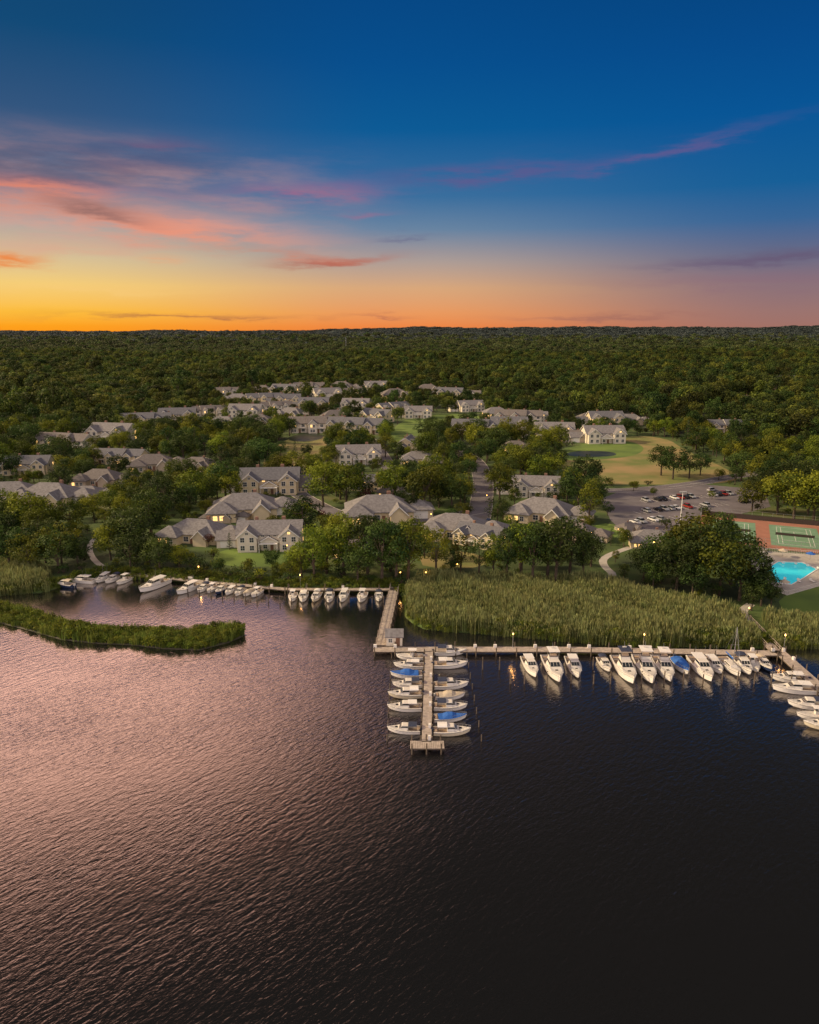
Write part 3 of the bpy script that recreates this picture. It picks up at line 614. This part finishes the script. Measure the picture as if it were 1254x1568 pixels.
# ------------------------------------------------------------------ instanced masses
def scatter(name,pts,rotz,scl,idx,meshes):
    me=bpy.data.meshes.new(name);me.from_pydata([tuple(p) for p in pts.tolist()],[],[]);n=len(pts)
    a=me.attributes.new('rot','FLOAT_VECTOR','POINT');v=np.zeros((n,3),np.float32);v[:,2]=rotz;a.data.foreach_set('vector',v.ravel())
    a=me.attributes.new('scl','FLOAT_VECTOR','POINT');a.data.foreach_set('vector',scl.astype(np.float32).ravel())
    a=me.attributes.new('idx','INT','POINT');a.data.foreach_set('value',idx.astype(np.int32))
    col=bpy.data.collections.new(name+'_sources')
    for m in meshes: col.objects.link(bpy.data.objects.new(name+'_plant',m))
    ng=bpy.data.node_groups.new(name,'GeometryNodeTree')
    ng.interface.new_socket('Geometry',in_out='INPUT',socket_type='NodeSocketGeometry');ng.interface.new_socket('Geometry',in_out='OUTPUT',socket_type='NodeSocketGeometry')
    N=ng.nodes.new;Lk=ng.links.new;gi=N('NodeGroupInput');go=N('NodeGroupOutput');ip=N('GeometryNodeInstanceOnPoints');ci=N('GeometryNodeCollectionInfo')
    ci.inputs['Collection'].default_value=col;ci.inputs['Separate Children'].default_value=True;ci.inputs['Reset Children'].default_value=True
    def att(nm,dt):
        q=N('GeometryNodeInputNamedAttribute');q.data_type=dt;q.inputs['Name'].default_value=nm;return [o for o in q.outputs if o.enabled][0]
    Lk(gi.outputs[0],ip.inputs['Points']);Lk(ci.outputs[0],ip.inputs['Instance']);ip.inputs['Pick Instance'].default_value=True
    Lk(att('idx','INT'),ip.inputs['Instance Index']);Lk(att('rot','FLOAT_VECTOR'),ip.inputs['Rotation']);Lk(att('scl','FLOAT_VECTOR'),ip.inputs['Scale']);Lk(ip.outputs[0],go.inputs[0])
    o=obj(name,me);md=o.modifiers.new('scatter','NODES');md.node_group=ng;return o
gx,gy=jitter(-400,400,180,480,4.6,NR)
ok=filt(gx,gy,5,.7)&(np.abs(gx)<.72*gy)&((NR.random(gx.size)<.28)|((gy<ys(gx)+15)&(NR.random(gx.size)<.85)))
gx,gy=gx[ok],gy[ok];n=len(gx);s=NR.uniform(.5,1.25,n)
scatter('garden_shrubs',np.stack([gx,gy,np.full(n,LAND-.1)],1),NR.uniform(0,6.28,n),np.stack([s,s,s*NR.uniform(.7,1.3,n)],1),NR.integers(0,2,n),BUSH)
gx,gy=jitter(-700,700,500,1000,10.0,NR)
ok=filt(gx,gy,10,.75)&(gy<yf(gx)-3)&(np.abs(gx)<.8*gy)&(NR.random(gx.size)<np.where(np.abs(gx/gy+.07)<.22,.78,.86))
gx,gy=gx[ok],gy[ok];n=len(gx);s=NR.uniform(.5,1.1,n);s=np.where(infront(gx,gy,65),np.minimum(s,NR.uniform(.3,.72,n)),s)
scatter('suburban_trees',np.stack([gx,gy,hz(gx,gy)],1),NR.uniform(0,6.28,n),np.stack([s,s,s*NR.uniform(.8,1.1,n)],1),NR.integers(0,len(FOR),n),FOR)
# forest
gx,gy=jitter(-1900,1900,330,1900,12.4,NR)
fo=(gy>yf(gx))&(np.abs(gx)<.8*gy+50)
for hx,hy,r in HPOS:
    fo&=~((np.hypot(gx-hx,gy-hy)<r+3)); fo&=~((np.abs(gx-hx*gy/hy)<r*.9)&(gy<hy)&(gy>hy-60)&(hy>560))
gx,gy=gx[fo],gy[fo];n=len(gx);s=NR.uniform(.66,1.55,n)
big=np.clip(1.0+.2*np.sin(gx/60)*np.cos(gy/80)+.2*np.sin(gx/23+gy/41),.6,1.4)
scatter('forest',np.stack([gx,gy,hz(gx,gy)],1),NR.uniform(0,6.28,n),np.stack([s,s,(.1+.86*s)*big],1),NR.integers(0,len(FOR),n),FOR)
nf=n
pts=[];D=1880.0
while D<11500:
    s=D*.0082;xs=np.arange(-.75*D,.75*D,s);xs=xs+NR.uniform(-.48,.48,len(xs))*s;yv=D+NR.uniform(-.48,.48,len(xs))*s
    pts.append(np.stack([xs,yv,np.full(len(xs),s)],1));D+=s
pts=np.concatenate(pts);n=len(pts);q=NR.uniform(.65,1.4,n);sx_=pts[:,2]/11*q
zz=(.3+.7*q)*NR.uniform(.8,1.2,n)*np.clip(pts[:,2]/15,1,2.8)
hazed=NR.random(n)<ss(pts[:,1],2600,6500)  # random pick of haze-tinted trees, likelier with distance
for nm,sel,ms in(('distant_forest',~hazed,FAR),('hazed_forest',hazed,FAR2)):
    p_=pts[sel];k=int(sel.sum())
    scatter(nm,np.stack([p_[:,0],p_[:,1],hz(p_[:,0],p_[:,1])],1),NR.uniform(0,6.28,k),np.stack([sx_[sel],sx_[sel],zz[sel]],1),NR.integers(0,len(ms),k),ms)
print('FOREST',nf,n,'TREES',len(TP))
# reeds
def reedmesh(name,seed,h,nb,m,spread=.7):
    rng=np.random.default_rng(seed);mb=MB()
    for _ in range(nb):
        x,y=rng.normal(scale=spread*.5,size=2);hh=h*rng.uniform(.6,1.1);a=rng.uniform(0,6.28);le=rng.uniform(.1,.5);wd=.055
        dx,dy=math.cos(a)*le,math.sin(a)*le;px,py=-math.sin(a)*wd,math.cos(a)*wd;t=rng.uniform(.1,.9)
        mb.add([(x-px,y-py,0),(x+px,y+py,0),(x+dx*.4+px,y+dy*.4+py,hh*.6),(x+dx*.4-px,y+dy*.4-py,hh*.6),(x+dx+.01,y+dy,hh)],[(0,1,2,3),(3,2,4)],0,t)
        if rng.random()<.35:
            mb.add([(x+dx*.8-px*2,y+dy*.8-py*2,hh*.85),(x+dx*.8+px*2,y+dy*.8+py*2,hh*.85),(x+dx*1.1,y+dy*1.1,hh*1.12)],[(0,1,2)],0,1.0)
    return mb.mesh(name,[m])
RD=[reedmesh('reed_clump',s,2.9,30,M_reed) for s in range(4)]
GR=[reedmesh('grass_clump',s+9,1.5,36,M_reedg) for s in range(3)]+[tree('marsh_shrub',200,1.9,1.3,1.0,M_leaf,ncl=7,crmin=.5,crmax=.8,size=.3,nper=160,trunk=False)]
def fill(poly,s,rng):
    P_=np.array(poly);x,y=jitter(P_[:,0].min(),P_[:,0].max(),P_[:,1].min(),P_[:,1].max(),s,rng);k=inpoly(x,y,poly);return x[k],y[k]
def reeds(name,poly,s,meshes,hs=1.0,base=None,p=None):
    x,y=fill(poly,s,NR);n=len(x);z=np.maximum(hz(x,y),0) if base is None else np.full(n,base)
    hv=hs*(.85+.2*np.sin(x/7)*np.sin(y/5+1)+.2*np.sin(x/3.1+y/4)+NR.uniform(-.2,.25,n))
    idx=NR.choice(len(meshes),n,p=p);return scatter(name,np.stack([x,y,z-.05],1),NR.uniform(0,6.28,n),np.stack([np.ones(n),np.ones(n),hv],1),idx,meshes)
reeds('reed_bed',REEDW,.8,RD); reeds('reed_bed',REED2W,.95,RD,.9); reeds('reed_bed',REED3W,.9,RD,1.0)
# low scrub along the marsh edge in front of the reeds
x=NR.uniform(site(700,980)[0],site(1170,990)[0],420);y=ys(x)+NR.uniform(.6,4.5,420);n=420;s=NR.uniform(.3,.8,n)
scatter('marsh_edge_scrub',np.stack([x,y,np.maximum(hz(x,y),0)],1),NR.uniform(0,6.28,n),np.stack([s,s,s*.9],1),NR.integers(0,2,n),BUSH)
ISL=[(-250,900),(-60,915),(0,926),(40,938),(100,958),(160,964),(215,968),(270,966),(330,964),(368,964),(373,972),(350,982),(305,994),(250,992),(200,986),(150,984),(95,978),(50,965),(0,952),(-100,942),(-250,935)]
ISW=[site(u,v,.2) for u,v in ISL]
c=np.mean(np.array(ISW),0);me=bpy.data.meshes.new('marsh_island')
top=[(x,y,.2) for x,y in ISW];bot=[(x+(.8 if x>c[0] else -.3),y+(-.9 if k>10 else .7),-.6) for k,(x,y) in enumerate(ISW)];n=len(top)
me.from_pydata(top+bot,[],[tuple(range(n))]+[(i,(i+1)%n,n+(i+1)%n,n+i) for i in range(n)]);me.materials.append(M_mud);obj('marsh_island',me)
reeds('marsh_grass',ISW,.7,GR,1.25,base=.2,p=[.25,.25,.25,.25])
x=np.linspace(-150,150,1800)+NR.uniform(-.3,.3,1800);y=ys(x)+NR.uniform(-.3,4.5,1800);n=1800
scatter('shore_grass',np.stack([x,y,np.maximum(hz(x,y),0)],1),NR.uniform(0,6.28,n),np.ones((n,3))*NR.uniform(.5,1.1,n)[:,None],NR.choice(4,n,p=[.2,.2,.2,.4]),GR)
# ------------------------------------------------------------------ docks
DZ=1.05
def pier(name,pts,wd,step=4.5,railside=0,ptop=2.1):
    mb=MB()
    for a,b in zip(pts,pts[1:]):
        l=math.hypot(b[0]-a[0],b[1]-a[1]);an=math.atan2(b[1]-a[1],b[0]-a[0]);mx,my=(a[0]+b[0])/2,(a[1]+b[1])/2
        nb=max(1,int(l/.3))
        c,s=math.cos(an),math.sin(an)
        for k in range(nb):
            d=-l/2+(k+.5)*l/nb;mb.box(mx+c*d,my+s*d,DZ-.03,l/nb-.03,wd,.06,0,rz=an)
        for sd in(-1,1): mb.box(mx-s*sd*(wd/2-.1),my+c*sd*(wd/2-.1),DZ-.2,l,.12,.27,1,rz=an)
        for k in range(int(l/step)+1):
            d=-l/2+min(k*step+.3,l-.2)
            for sd in(-1,1):
                x,y=mx+c*d-s*sd*(wd/2+.16),my+s*d+c*sd*(wd/2+.16)
                mb.cyl((x,y,-2.2),(x,y,ptop+R.uniform(-.1,.15)),.15,.13,7,2)
            if railside==0 and R.random()<.4:
                mb.box(mx+c*d-s*(wd/2-.35),my+s*d+c*(wd/2-.35),DZ+.35,.7,.45,.7,3,rz=an)
        if railside==2:
            for sd in(-1,1):
                for z in(.55,1.05): mb.box(mx-s*sd*(wd/2-.02),my+c*sd*(wd/2-.02),DZ+z,l,.06,.08,0,rz=an)
                for k in range(int(l/2)+1):
                    d=-l/2+k*2;mb.box(mx+c*d-s*sd*(wd/2-.02),my+s*d+c*sd*(wd/2-.02),DZ+.5,.1,.1,1.1,0,rz=an)
    return obj(name,mb.mesh(name,[M_wood,M_pile,M_pile,M_trim]))
def W(u,v): return site(u,v,DZ)
pier('marina_pier',[W(606,893),W(584,988)],2.4,4,2)
pier('marina_pier',[W(572,994),W(870,994),W(1195,1000)],2.6)
Tx0=W(657,997);Tx1=W(653,1136)
pier('marina_pier',[Tx0,Tx1],1.7,4,0,1.7)
pier('marina_pier',[W(628,1140),W(680,1140)],2.4,2.5)
pier('marina_pier',[W(1140,948),W(1190,1000)],2.4,4,2)
pier('marina_pier',[W(1192,996),W(1262,1058),W(1400,1170)],2.6)
pier('marina_pier',[W(150,874),W(290,888),W(440,902),W(606,902)],1.9,5)
mb=MB()
def pile(x,y,h=2.4): mb.cyl((x,y,-2),(x,y,h+R.uniform(-.2,.4)),.15,.13,7,0); mb.cyl((x,y,h+.35),(x,y,h+.6),.17,.02,7,1)
for u in(770,790,822,856,888,912,956,988,1015,1043,1070,1092,1116,1140,1168): 
    x,y=W(u,1000);pile(x,y-12.5,2.3)
for u in(735,760,898): x,y=W(u,1000);pile(x,y-6)
for k in range(8):
    y=Tx0[1]+(Tx1[1]-Tx0[1])*(k+.3)/7.7
    for s in(-1,1): mb.cyl((Tx0[0]+s*8.3,y,-2),(Tx0[0]+s*8.3,y,1.3),.12,.1,7,0)
for u in range(300,600,17):
    x,y=W(u,902 if u>440 else 888+(u-290)*.094);pile(x,y-8,1.5)
obj('mooring_pilings',mb.mesh('mooring_pilings',[M_pile,M_pile]))
P=newP();gable(P,0,0,3.6,3,2.3,1.1,'x',.3);win(P,-.9,-1.5,1.3,.8,.8);P['doors'].box(.8,-1.54,1,.9,.06,1.95,0)
e=bpy.data.objects.new('dock_hut',None);link(e);e.location=(*W(604,985),DZ)
for k,me in fin(P,'dock_hut',M_wall2,M_roof).items(): obj(k,me,parent=e)
mbl=MB();mbl.cyl((0,0,0),(0,0,3.0),.06,.045,8,0);mbl.cyl((0,0,3.0),(0,0,3.1),.14,.14,8,0);mbl.cyl((0,0,3.1),(0,0,3.4),.12,.15,8,1);mbl.cyl((0,0,3.4),(0,0,3.6),.2,.04,8,0);mbl.box(0,0,.05,.3,.3,.1,0)
lmesh=mbl.mesh('dock_lamp',[M_metal,M_bulb])
ll=bpy.data.lights.new('lamp_light','POINT');ll.energy=100;ll.color=(1,.5,.16);ll.shadow_soft_size=.2;ll.specular_factor=.3
def lamp(x,y,z,light=True,nm='dock_lamp'):
    o=obj(nm,lmesh,(x,y,z))
    if light: q=link(bpy.data.objects.new('light',ll));q.parent=o;q.location=(0,0,4.0)
for u,v in[(613,893),(652,893),(785,991),(1200,993),(460,897),(305,884),(1145,950),(985,992)]:
    lamp(*W(u,v),DZ)
for u,v in[(700,880),(755,800),(530,852),(745,770),(90,765),(1000,845),(905,830),(480,760),(440,850),(660,800),(870,815)]:
    lamp(*site(u,v),LAND,False,nm='street_lamp')
mbm=MB();mbm.cyl((0,0,0),(0,0,13),.2,.1,8,0);mbm.box(0,0,13,2.4,.15,.15,0)
for x in(-1.1,-.4,.4,1.1): mbm.box(x,-.2,12.8,.5,.35,.35,1)
obj('floodlight_mast',mbm.mesh('floodlight_mast',[M_trim,M_metal]),(*site(1041,806),LAND))
mbm=MB()
for k in range(18):
    z=k*2.5
    for a in range(3):
        p=lambda a,z:(math.cos(a*2.094)*.8,math.sin(a*2.094)*.8,z)
        mbm.cyl(p(a,z),p(a,z+2.5),.12,.12,4,0,cap=False);mbm.cyl(p(a,z),p(a+1,z+2.5),.08,.08,4,0,cap=False)
x,y=site(530,545);obj('radio_mast',mbm.mesh('radio_mast',[M_metal]),(x,y,float(hz(x,y))))
# ------------------------------------------------------------------ boats
def boat(name,L,B,style,hm,cm,seed=0):
    rg=random.Random(seed);mb=MB();fb=.95 if L<9 else 1.35
    if style=='sail': fb=1.0
    ts=[0,.12,.25,.4,.55,.68,.79,.88,.95,1.0];S=[]
    for t in ts:
        b=B/2*(.88+.12*min(1,t/.3))*(1-max(0,(t-.38)/.62)**2.2)+.02;x=-L/2+t*L;s=fb*(1+.42*t*t)
        S.append((x,b,s,t))
    ring=[]
    for x,b,s,t in S:
        xo=.06*L*(t**4)
        ring.append([(x-xo*1.4,0,-.35+.85*t**7),(x-xo*.7,b*.8,.1+.45*t**4),(x-xo*.15,b*.97,s-.22),(x,b,s-.14),(x,b,s),(x,b*.86,s+.03)])
    m_=[0,0,6,1,1]
    for a,c in zip(ring,ring[1:]):
        for k in range(5):
            for sg in(1,-1):
                q=[a[k],c[k],c[k+1],a[k+1]];q=[(p[0],p[1]*sg,p[2]) for p in q]
                mb.add(q if sg>0 else q[::-1],[(0,1,2,3)],m_[k])
    t0=ring[0];mb.add([(p[0],p[1],p[2]) for p in t0]+[(p[0],-p[1],p[2]) for p in t0[::-1]],[tuple(range(12))],0)
    kc=3
    for i in range(kc,len(S)-1):
        a=ring[i][5];c=ring[i+1][5];h0=a[2]+.1;h1=c[2]+.1
        for sg in(1,-1): mb.add([(a[0],a[1]*sg,a[2]),(c[0],c[1]*sg,c[2]),(c[0],0,h1),(a[0],0,h0)],[(0,1,2,3) if sg>0 else (3,2,1,0)],1)
    zf=.45*fb
    for i in range(kc):
        a=ring[i][5];c=ring[i+1][5]
        for sg in(1,-1):
            mb.add([(a[0],a[1]*sg,a[2]),(c[0],c[1]*sg,c[2]),(c[0],c[1]*sg,zf),(a[0],a[1]*sg,zf)],[(0,1,2,3)],1)
            mb.add([(a[0],a[1]*sg,zf),(c[0],c[1]*sg,zf),(c[0],0,zf),(a[0],0,zf)],[(0,1,2,3)],5)
    a=ring[0][5];mb.add([(a[0]+.02,a[1],a[2]),(a[0]+.02,-a[1],a[2]),(a[0]+.02,-a[1],zf),(a[0]+.02,a[1],zf)],[(0,1,2,3)],1)
    a=ring[kc][5];mb.add([(a[0],a[1],a[2]+.1),(a[0],-a[1],a[2]+.1),(a[0],-a[1],zf),(a[0],a[1],zf)],[(0,1,2,3)],1)
    X=lambda t:-L/2+t*L;Sh=lambda t:fb*(1+.42*t*t)
    mb.box(X(.06),0,zf+.28,L*.06,B*.6,.45,1);mb.box(X(.06),0,zf+.55,L*.07,B*.62,.1,5)
    if style in('cruiser','cuddy','hardtop'):
        ch=1.25 if L>9 else .85;z=Sh(.5)-.05;x0,x1=X(.36),X(.78);w0=B*.36
        mb.fr((x0,x1,w0,z),(x0+.1,x1-L*.17,w0*.82,z+ch*.55),1)
        mb.fr((x0+.05,x1-L*.15,w0*.8,z+ch*.5),(x0+.2,x1-L*.24,w0*.72,z+ch),2)
        mb.fr((x0-.2,x1-L*.22,w0*.8,z+ch),(x0-.15,x1-L*.24,w0*.76,z+ch+.12),1)
        for y in(-.8,-.27,.27,.8): mb.cyl((x1-L*.155,y*w0*.95,z+ch*.5),(x1-L*.238,y*w0*.9,z+ch),.035,.035,4,1)
        mb.box(x1-L*.06,0,z+.32,.55,.55,.08,2)
        if style=='cruiser':
            mb.fr((x0-.1,x1-L*.3,w0*.7,z+ch+.1),(x0,x1-L*.34,w0*.7,z+ch+.65),1)
            mb.box(x0+L*.06,0,z+ch+.85,.5,w0,.4,5)
            mb.fr((x1-L*.36,x1-L*.33,w0*.66,z+ch+.6),(x1-L*.4,x1-L*.385,w0*.6,z+ch+1.0),2)
            for sx in(x0-.3,x0+L*.14):
                for sy in(-w0*.7,w0*.7): mb.cyl((sx,sy,z+ch*.9),(sx,sy,z+ch+2.0),.035,.035,5,4)
            mb.box(x0+L*.04,0,z+ch+2.02,L*.24,w0*1.7,.09,3)
            mb.cyl((x0,0,z+ch+2),(x0-.3,0,z+ch+3.2),.03,.015,4,4);mb.box(x0,0,z+ch+2.2,.3,.7,.15,1)
        elif style=='hardtop':
            mb.box(X(.27),0,z+ch+.1,L*.26,B*.66,.09,3)
            for sy in(-B*.3,B*.3): mb.cyl((X(.16),sy,Sh(.1)),(X(.16),sy,z+ch+.1),.035,.035,5,4)
            for sy in(-w0*.7,w0*.7): mb.cyl((x0,sy,z+ch),(x0-.5,sy*1.1,z+ch+2.6),.02,.01,4,4)
        else:
            for q in range(5):
                a0=math.pi*q/5;a1=math.pi*(q+1)/5;f=lambda a:( -math.cos(a)*B*.36, z+ch*.55+.5+math.sin(a)*.35)
                y0,z0=f(a0);y1,z1=f(a1)
                mb.add([(X(.1),y0,z0),(X(.36),y0,z0),(X(.36),y1,z1),(X(.1),y1,z1)],[(0,1,2,3)],3)
            for sx in(X(.12),X(.35)):
                for sy in(-B*.36,B*.36): mb.cyl((sx,sy,Sh(.2)),(sx,sy,z+ch*.55+.5),.025,.025,4,4)
    if style=='console':
        z=zf;mb.box(X(.42),0,z+.7,.9,.8,1.3,1)
        mb.add([(X(.42)+.3,-.4,z+1.35),(X(.42)+.3,.4,z+1.35),(X(.42)+.05,.34,z+1.8),(X(.42)+.05,-.34,z+1.8)],[(0,1,2,3)],2)
        for sx in(-.6,.5):
            for sy in(-.5,.5): mb.cyl((X(.4)+sx,sy,z),(X(.4)+sx,sy*1.1,z+2.2),.03,.03,4,4)
        mb.box(X(.4),0,z+2.24,2.2,B*.6,.08,3);mb.box(X(.28),0,z+.5,.5,1.0,.9,5)
    if style=='covered':
        pr=[];
        for i in range(1,len(S)):
            x,b,s,t=S[i];pr.append([(x,b*1.0,s+.02),(x,b*.55,s+.4*(1-t*.6)+(.35 if .3<t<.6 else 0)),(x,0,s+.5*(1-t*.6)+(.5 if .3<t<.6 else 0)),(x,-b*.55,s+.4*(1-t*.6)+(.35 if .3<t<.6 else 0)),(x,-b*1.0,s+.02)])
        for a,c in zip(pr,pr[1:]):
            for k in range(4): mb.add([a[k],c[k],c[k+1],a[k+1]],[(3,2,1,0)],3)
        mb.add(pr[0],[(0,1,2,3,4)],3)
    if style=='sail':
        z=Sh(.5);mb.fr((X(.3),X(.7),B*.28,z),(X(.32),X(.64),B*.22,z+.5),1);mb.fr((X(.34),X(.6),B*.265,z+.15),(X(.35),X(.6),B*.245,z+.36),2)
        mb.cyl((X(.6),0,z),(X(.6),0,z+9),.09,.06,6,4);mb.cyl((X(.6),0,z+1.6),(X(.18),0,z+1.7),.06,.06,6,4);mb.cyl((X(.58),0,z+1.75),(X(.2),0,z+1.8),.17,.12,7,3)
        mb.cyl((X(.6),-.9,z+5),(X(.6),.9,z+5),.03,.03,4,4)
        for p in((X(1),0,Sh(1)),(X(0),0,Sh(0)),(X(.58),B*.46,z),(X(.58),-B*.46,z)): mb.cyl(p,(X(.6),0,z+8.9),.018,.018,3,4,cap=False)
    if L<9 and style!='sail':
        mb.box(X(0)-.3,0,.95,.5,.42,.55,6 if rg.random()<.5 else 1);mb.box(X(0)-.3,0,.3,.22,.16,1.0,4)
    pr=None
    for i in range(4,len(S)):
        x,b,s,t=S[i]
        for sg in(1,-1): mb.cyl((x,b*.88*sg,s),(x-.03,b*.88*sg,s+.5),.02,.02,4,4,cap=False)
        if pr:
            for sg in(1,-1): mb.cyl((pr[0],pr[1]*.88*sg,pr[2]+.5),(x,b*.88*sg,s+.5),.025,.025,4,4,cap=False)
        pr=(x,b,s)
    return mb.mesh(name,[hm,M_deck,M_bglass,cm,M_metal,M_int,M_cand])
BT={'k1':('cabin_cruiser',boat('cabin_cruiser',11.5,3.7,'cruiser',M_hull,M_hull)),'k2':('cabin_cruiser',boat('cabin_cruiser',11.5,3.7,'hardtop',M_hull,M_hull)),'k3':('cabin_cruiser',boat('cabin_cruiser',11,3.6,'cruiser',M_hull,M_cand)),
'm1':('motorboat',boat('motorboat',7.2,2.7,'cuddy',M_hull,M_cand,1)),'m2':('motorboat',boat('motorboat',7.0,2.7,'console',M_hull,M_hull,2)),'m3':('motorboat',boat('motorboat',7.4,2.8,'hardtop',M_hull,M_hull,3)),
'm4':('motorboat',boat('motorboat',7.0,2.7,'covered',M_hull,M_canb,4)),'m5':('motorboat',boat('motorboat',7.0,2.6,'cuddy',M_hullb,M_cant,5)),'m6':('motorboat',boat('motorboat',6.6,2.6,'covered',M_hull,M_cant,6)),'m7':('motorboat',boat('motorboat',7.2,2.7,'cuddy',M_hullr,M_hull,7)),
's':('sailboat',boat('sailboat',9,2.9,'sail',M_hull,M_canb,8))}
def moor(k,x,y,deg,s=1.0):
    nm,me=BT[k];obj(nm,me,(x,y,R.uniform(-.05,.05)),math.radians(deg),s)
for u,k,s,o in[(806,'k2',.8,0),(838,'k1',1.02,0),(870,'k2',.82,0),(918,'m1',.9,2),(942,'k3',1.1,0),(972,'k1',1.08,0),(1000,'k1',1.0,0),(1029,'m4',1.15,0),(1056,'k2',.98,0),(1079,'m3',1.05,1),(1101,'s',1.0,0),(1122,'m1',1.15,0),(1137,'m2',.95,1),(1155,'m5',.9,0)]:
    L0={'k':11.5,'m':7.2,'s':9}[k[0]]*s;x,y=W(u,1000);moor(k,x-.0,y-1.6-L0/2,-90+R.uniform(-4,4)-(u-900)*.01,s)
for v,k in zip((1006,1019,1033,1048,1064,1083,1117),('m2','m3','m4','m1','m7','m3','m1')):
    y=site(650,v,.5)[1];xx=Tx0[0]+(Tx1[0]-Tx0[0])*(Tx0[1]-y)/(Tx0[1]-Tx1[1]);s=R.uniform(.82,.97);moor(k,xx-1.2-3.6*s,y,R.choice([180,180,0])+R.uniform(-4,4),s)
for v,k in zip((999,1018,1050,1066,1082,1099,1120),('m1','m3','m1','m6','m1','m4','m7')):
    y=site(650,v,.5)[1];xx=Tx0[0]+(Tx1[0]-Tx0[0])*(Tx0[1]-y)/(Tx0[1]-Tx1[1]);s=R.uniform(.85,1.0);moor(k,xx+1.2+3.6*s,y,R.choice([180,0,0])+R.uniform(-4,4),s)
for u,v,k,s,d in[(1208,1040,'m3',1.0,170),(1216,1056,'k2',.75,172),(1236,1080,'m1',1.0,172),(1246,1097,'m2',.9,172),(1262,1112,'m7',1,172),(1290,1140,'m4',1,172)]:
    x,y=site(u,v,.5);moor(k,x,y,d+R.uniform(-3,3),s)
for u,k,s in[(452,'m2',.9),(468,'m3',.95),(487,'m7',.95),(507,'m1',1.0),(528,'k2',.72),(556,'m2',1.0),(581,'m1',.85)]:
    x,y=W(u,903);moor(k,x,y-1.2-3.7*s,-90+R.uniform(-8,4),s)
for u,k,s in[(172,'m3',.95),(186,'m1',.9),(203,'m2',.9),(252,'k2',.95),(302,'k2',.8),(322,'m1',.85),(335,'m2',.8),(349,'m5',.85),(363,'m3',.8),(377,'m1',.8),(390,'m6',.8),(402,'m2',.8)]:
    v=874+(u-150)*.1 if u<290 else 888+(u-290)*.094
    x,y=W(u,v);L0=(11.5 if k[0]=='k' else 7.2)*s;moor(k,x-1,y-1.4-L0*.45,-104+R.uniform(-5,4)-(12 if u in(252,302) else 0),s)
for u,v,k,s,d in[(103,894,'m5',1.0,160),(128,888,'k2',.75,170)]:
    x,y=site(u,v,0);moor(k,x,y-2,d,s)
# ------------------------------------------------------------------ cars
def car(name,paint,suv=0):
    mb=MB();hh=.25*suv
    P0=[(-2.25,.35),(-2.25,.85),(-2.1,.98),(-1.3,1.0),(1.0,.98),(2.0,.82),(2.25,.65),(2.25,.35)]
    n=len(P0)
    for s in(-1,1): mb.add([(x,s*.88,z) for x,z in P0],[tuple(range(n))[::s]],0)
    for i in range(n):
        a,b=P0[i],P0[(i+1)%n];mb.add([(a[0],-.88,a[1]),(a[0],.88,a[1]),(b[0],.88,b[1]),(b[0],-.88,b[1])],[(0,1,2,3)],0)
    r=-2.0 if suv else -1.6
    mb.fr((r,1.0,.82,.97),(r+.35,.25,.66,1.42+hh),1);mb.fr((r+.33,.28,.665,1.41+hh),(r+.45,.15,.6,1.48+hh),0)
    for x in(-1.4,1.4):
        for s in(-1,1): mb.cyl((x,s*.7,.33),(x,s*.92,.33),.34,.34,12,2);mb.cyl((x,s*.92,.33),(x,s*.94,.33),.18,.18,8,3)
    for s in(-1,1): mb.box(2.24,s*.62,.68,.06,.35,.14,3);mb.box(-2.25,s*.65,.75,.06,.3,.16,4)
    return mb.mesh(name,[paint,M_bglass,M_black,M_metal,M_door])
CP=[mat('car_paint_%s'%k,c,.25,metal=.2,noise=.05) for k,c in(('white',(.75,.75,.74)),('silver',(.4,.41,.43)),('black',(.02,.02,.025)),('red',(.3,.03,.02)),('blue',(.04,.08,.2)),('grey',(.15,.15,.16)))]
CM=[car('parked_car',p,i%2) for i,p in enumerate(CP)]
for x,y,a in CARS: obj('parked_car',R.choice(CM+CM[:3]*2),(x,y,LAND+.04),a)
for u,v,d in[(748,800,80),(470,775,20),(520,795,10),(690,796,5),(600,808,0),(900,790,60),(820,775,-20),(1090,752,20),(430,757,0),(590,790,30),(860,805,60),(120,752,0),(1140,770,10)]:
    obj('parked_car',R.choice(CM),(*site(u,v),LAND+.04),math.radians(d))
# ------------------------------------------------------------------ camera
cam=bpy.data.cameras.new('camera');co=link(bpy.data.objects.new('camera',cam));co.location=(0,0,CAM_H);co.rotation_euler=(math.pi/2-PITCH,0,0)
cam.sensor_fit='VERTICAL';cam.sensor_height=24;cam.lens=24*F/1568;cam.clip_start=1;cam.clip_end=40000
scn.camera=co
scn.view_settings.view_transform='Standard'
try: scn.view_settings.look='None'
except Exception: pass
scn.view_settings.exposure=0
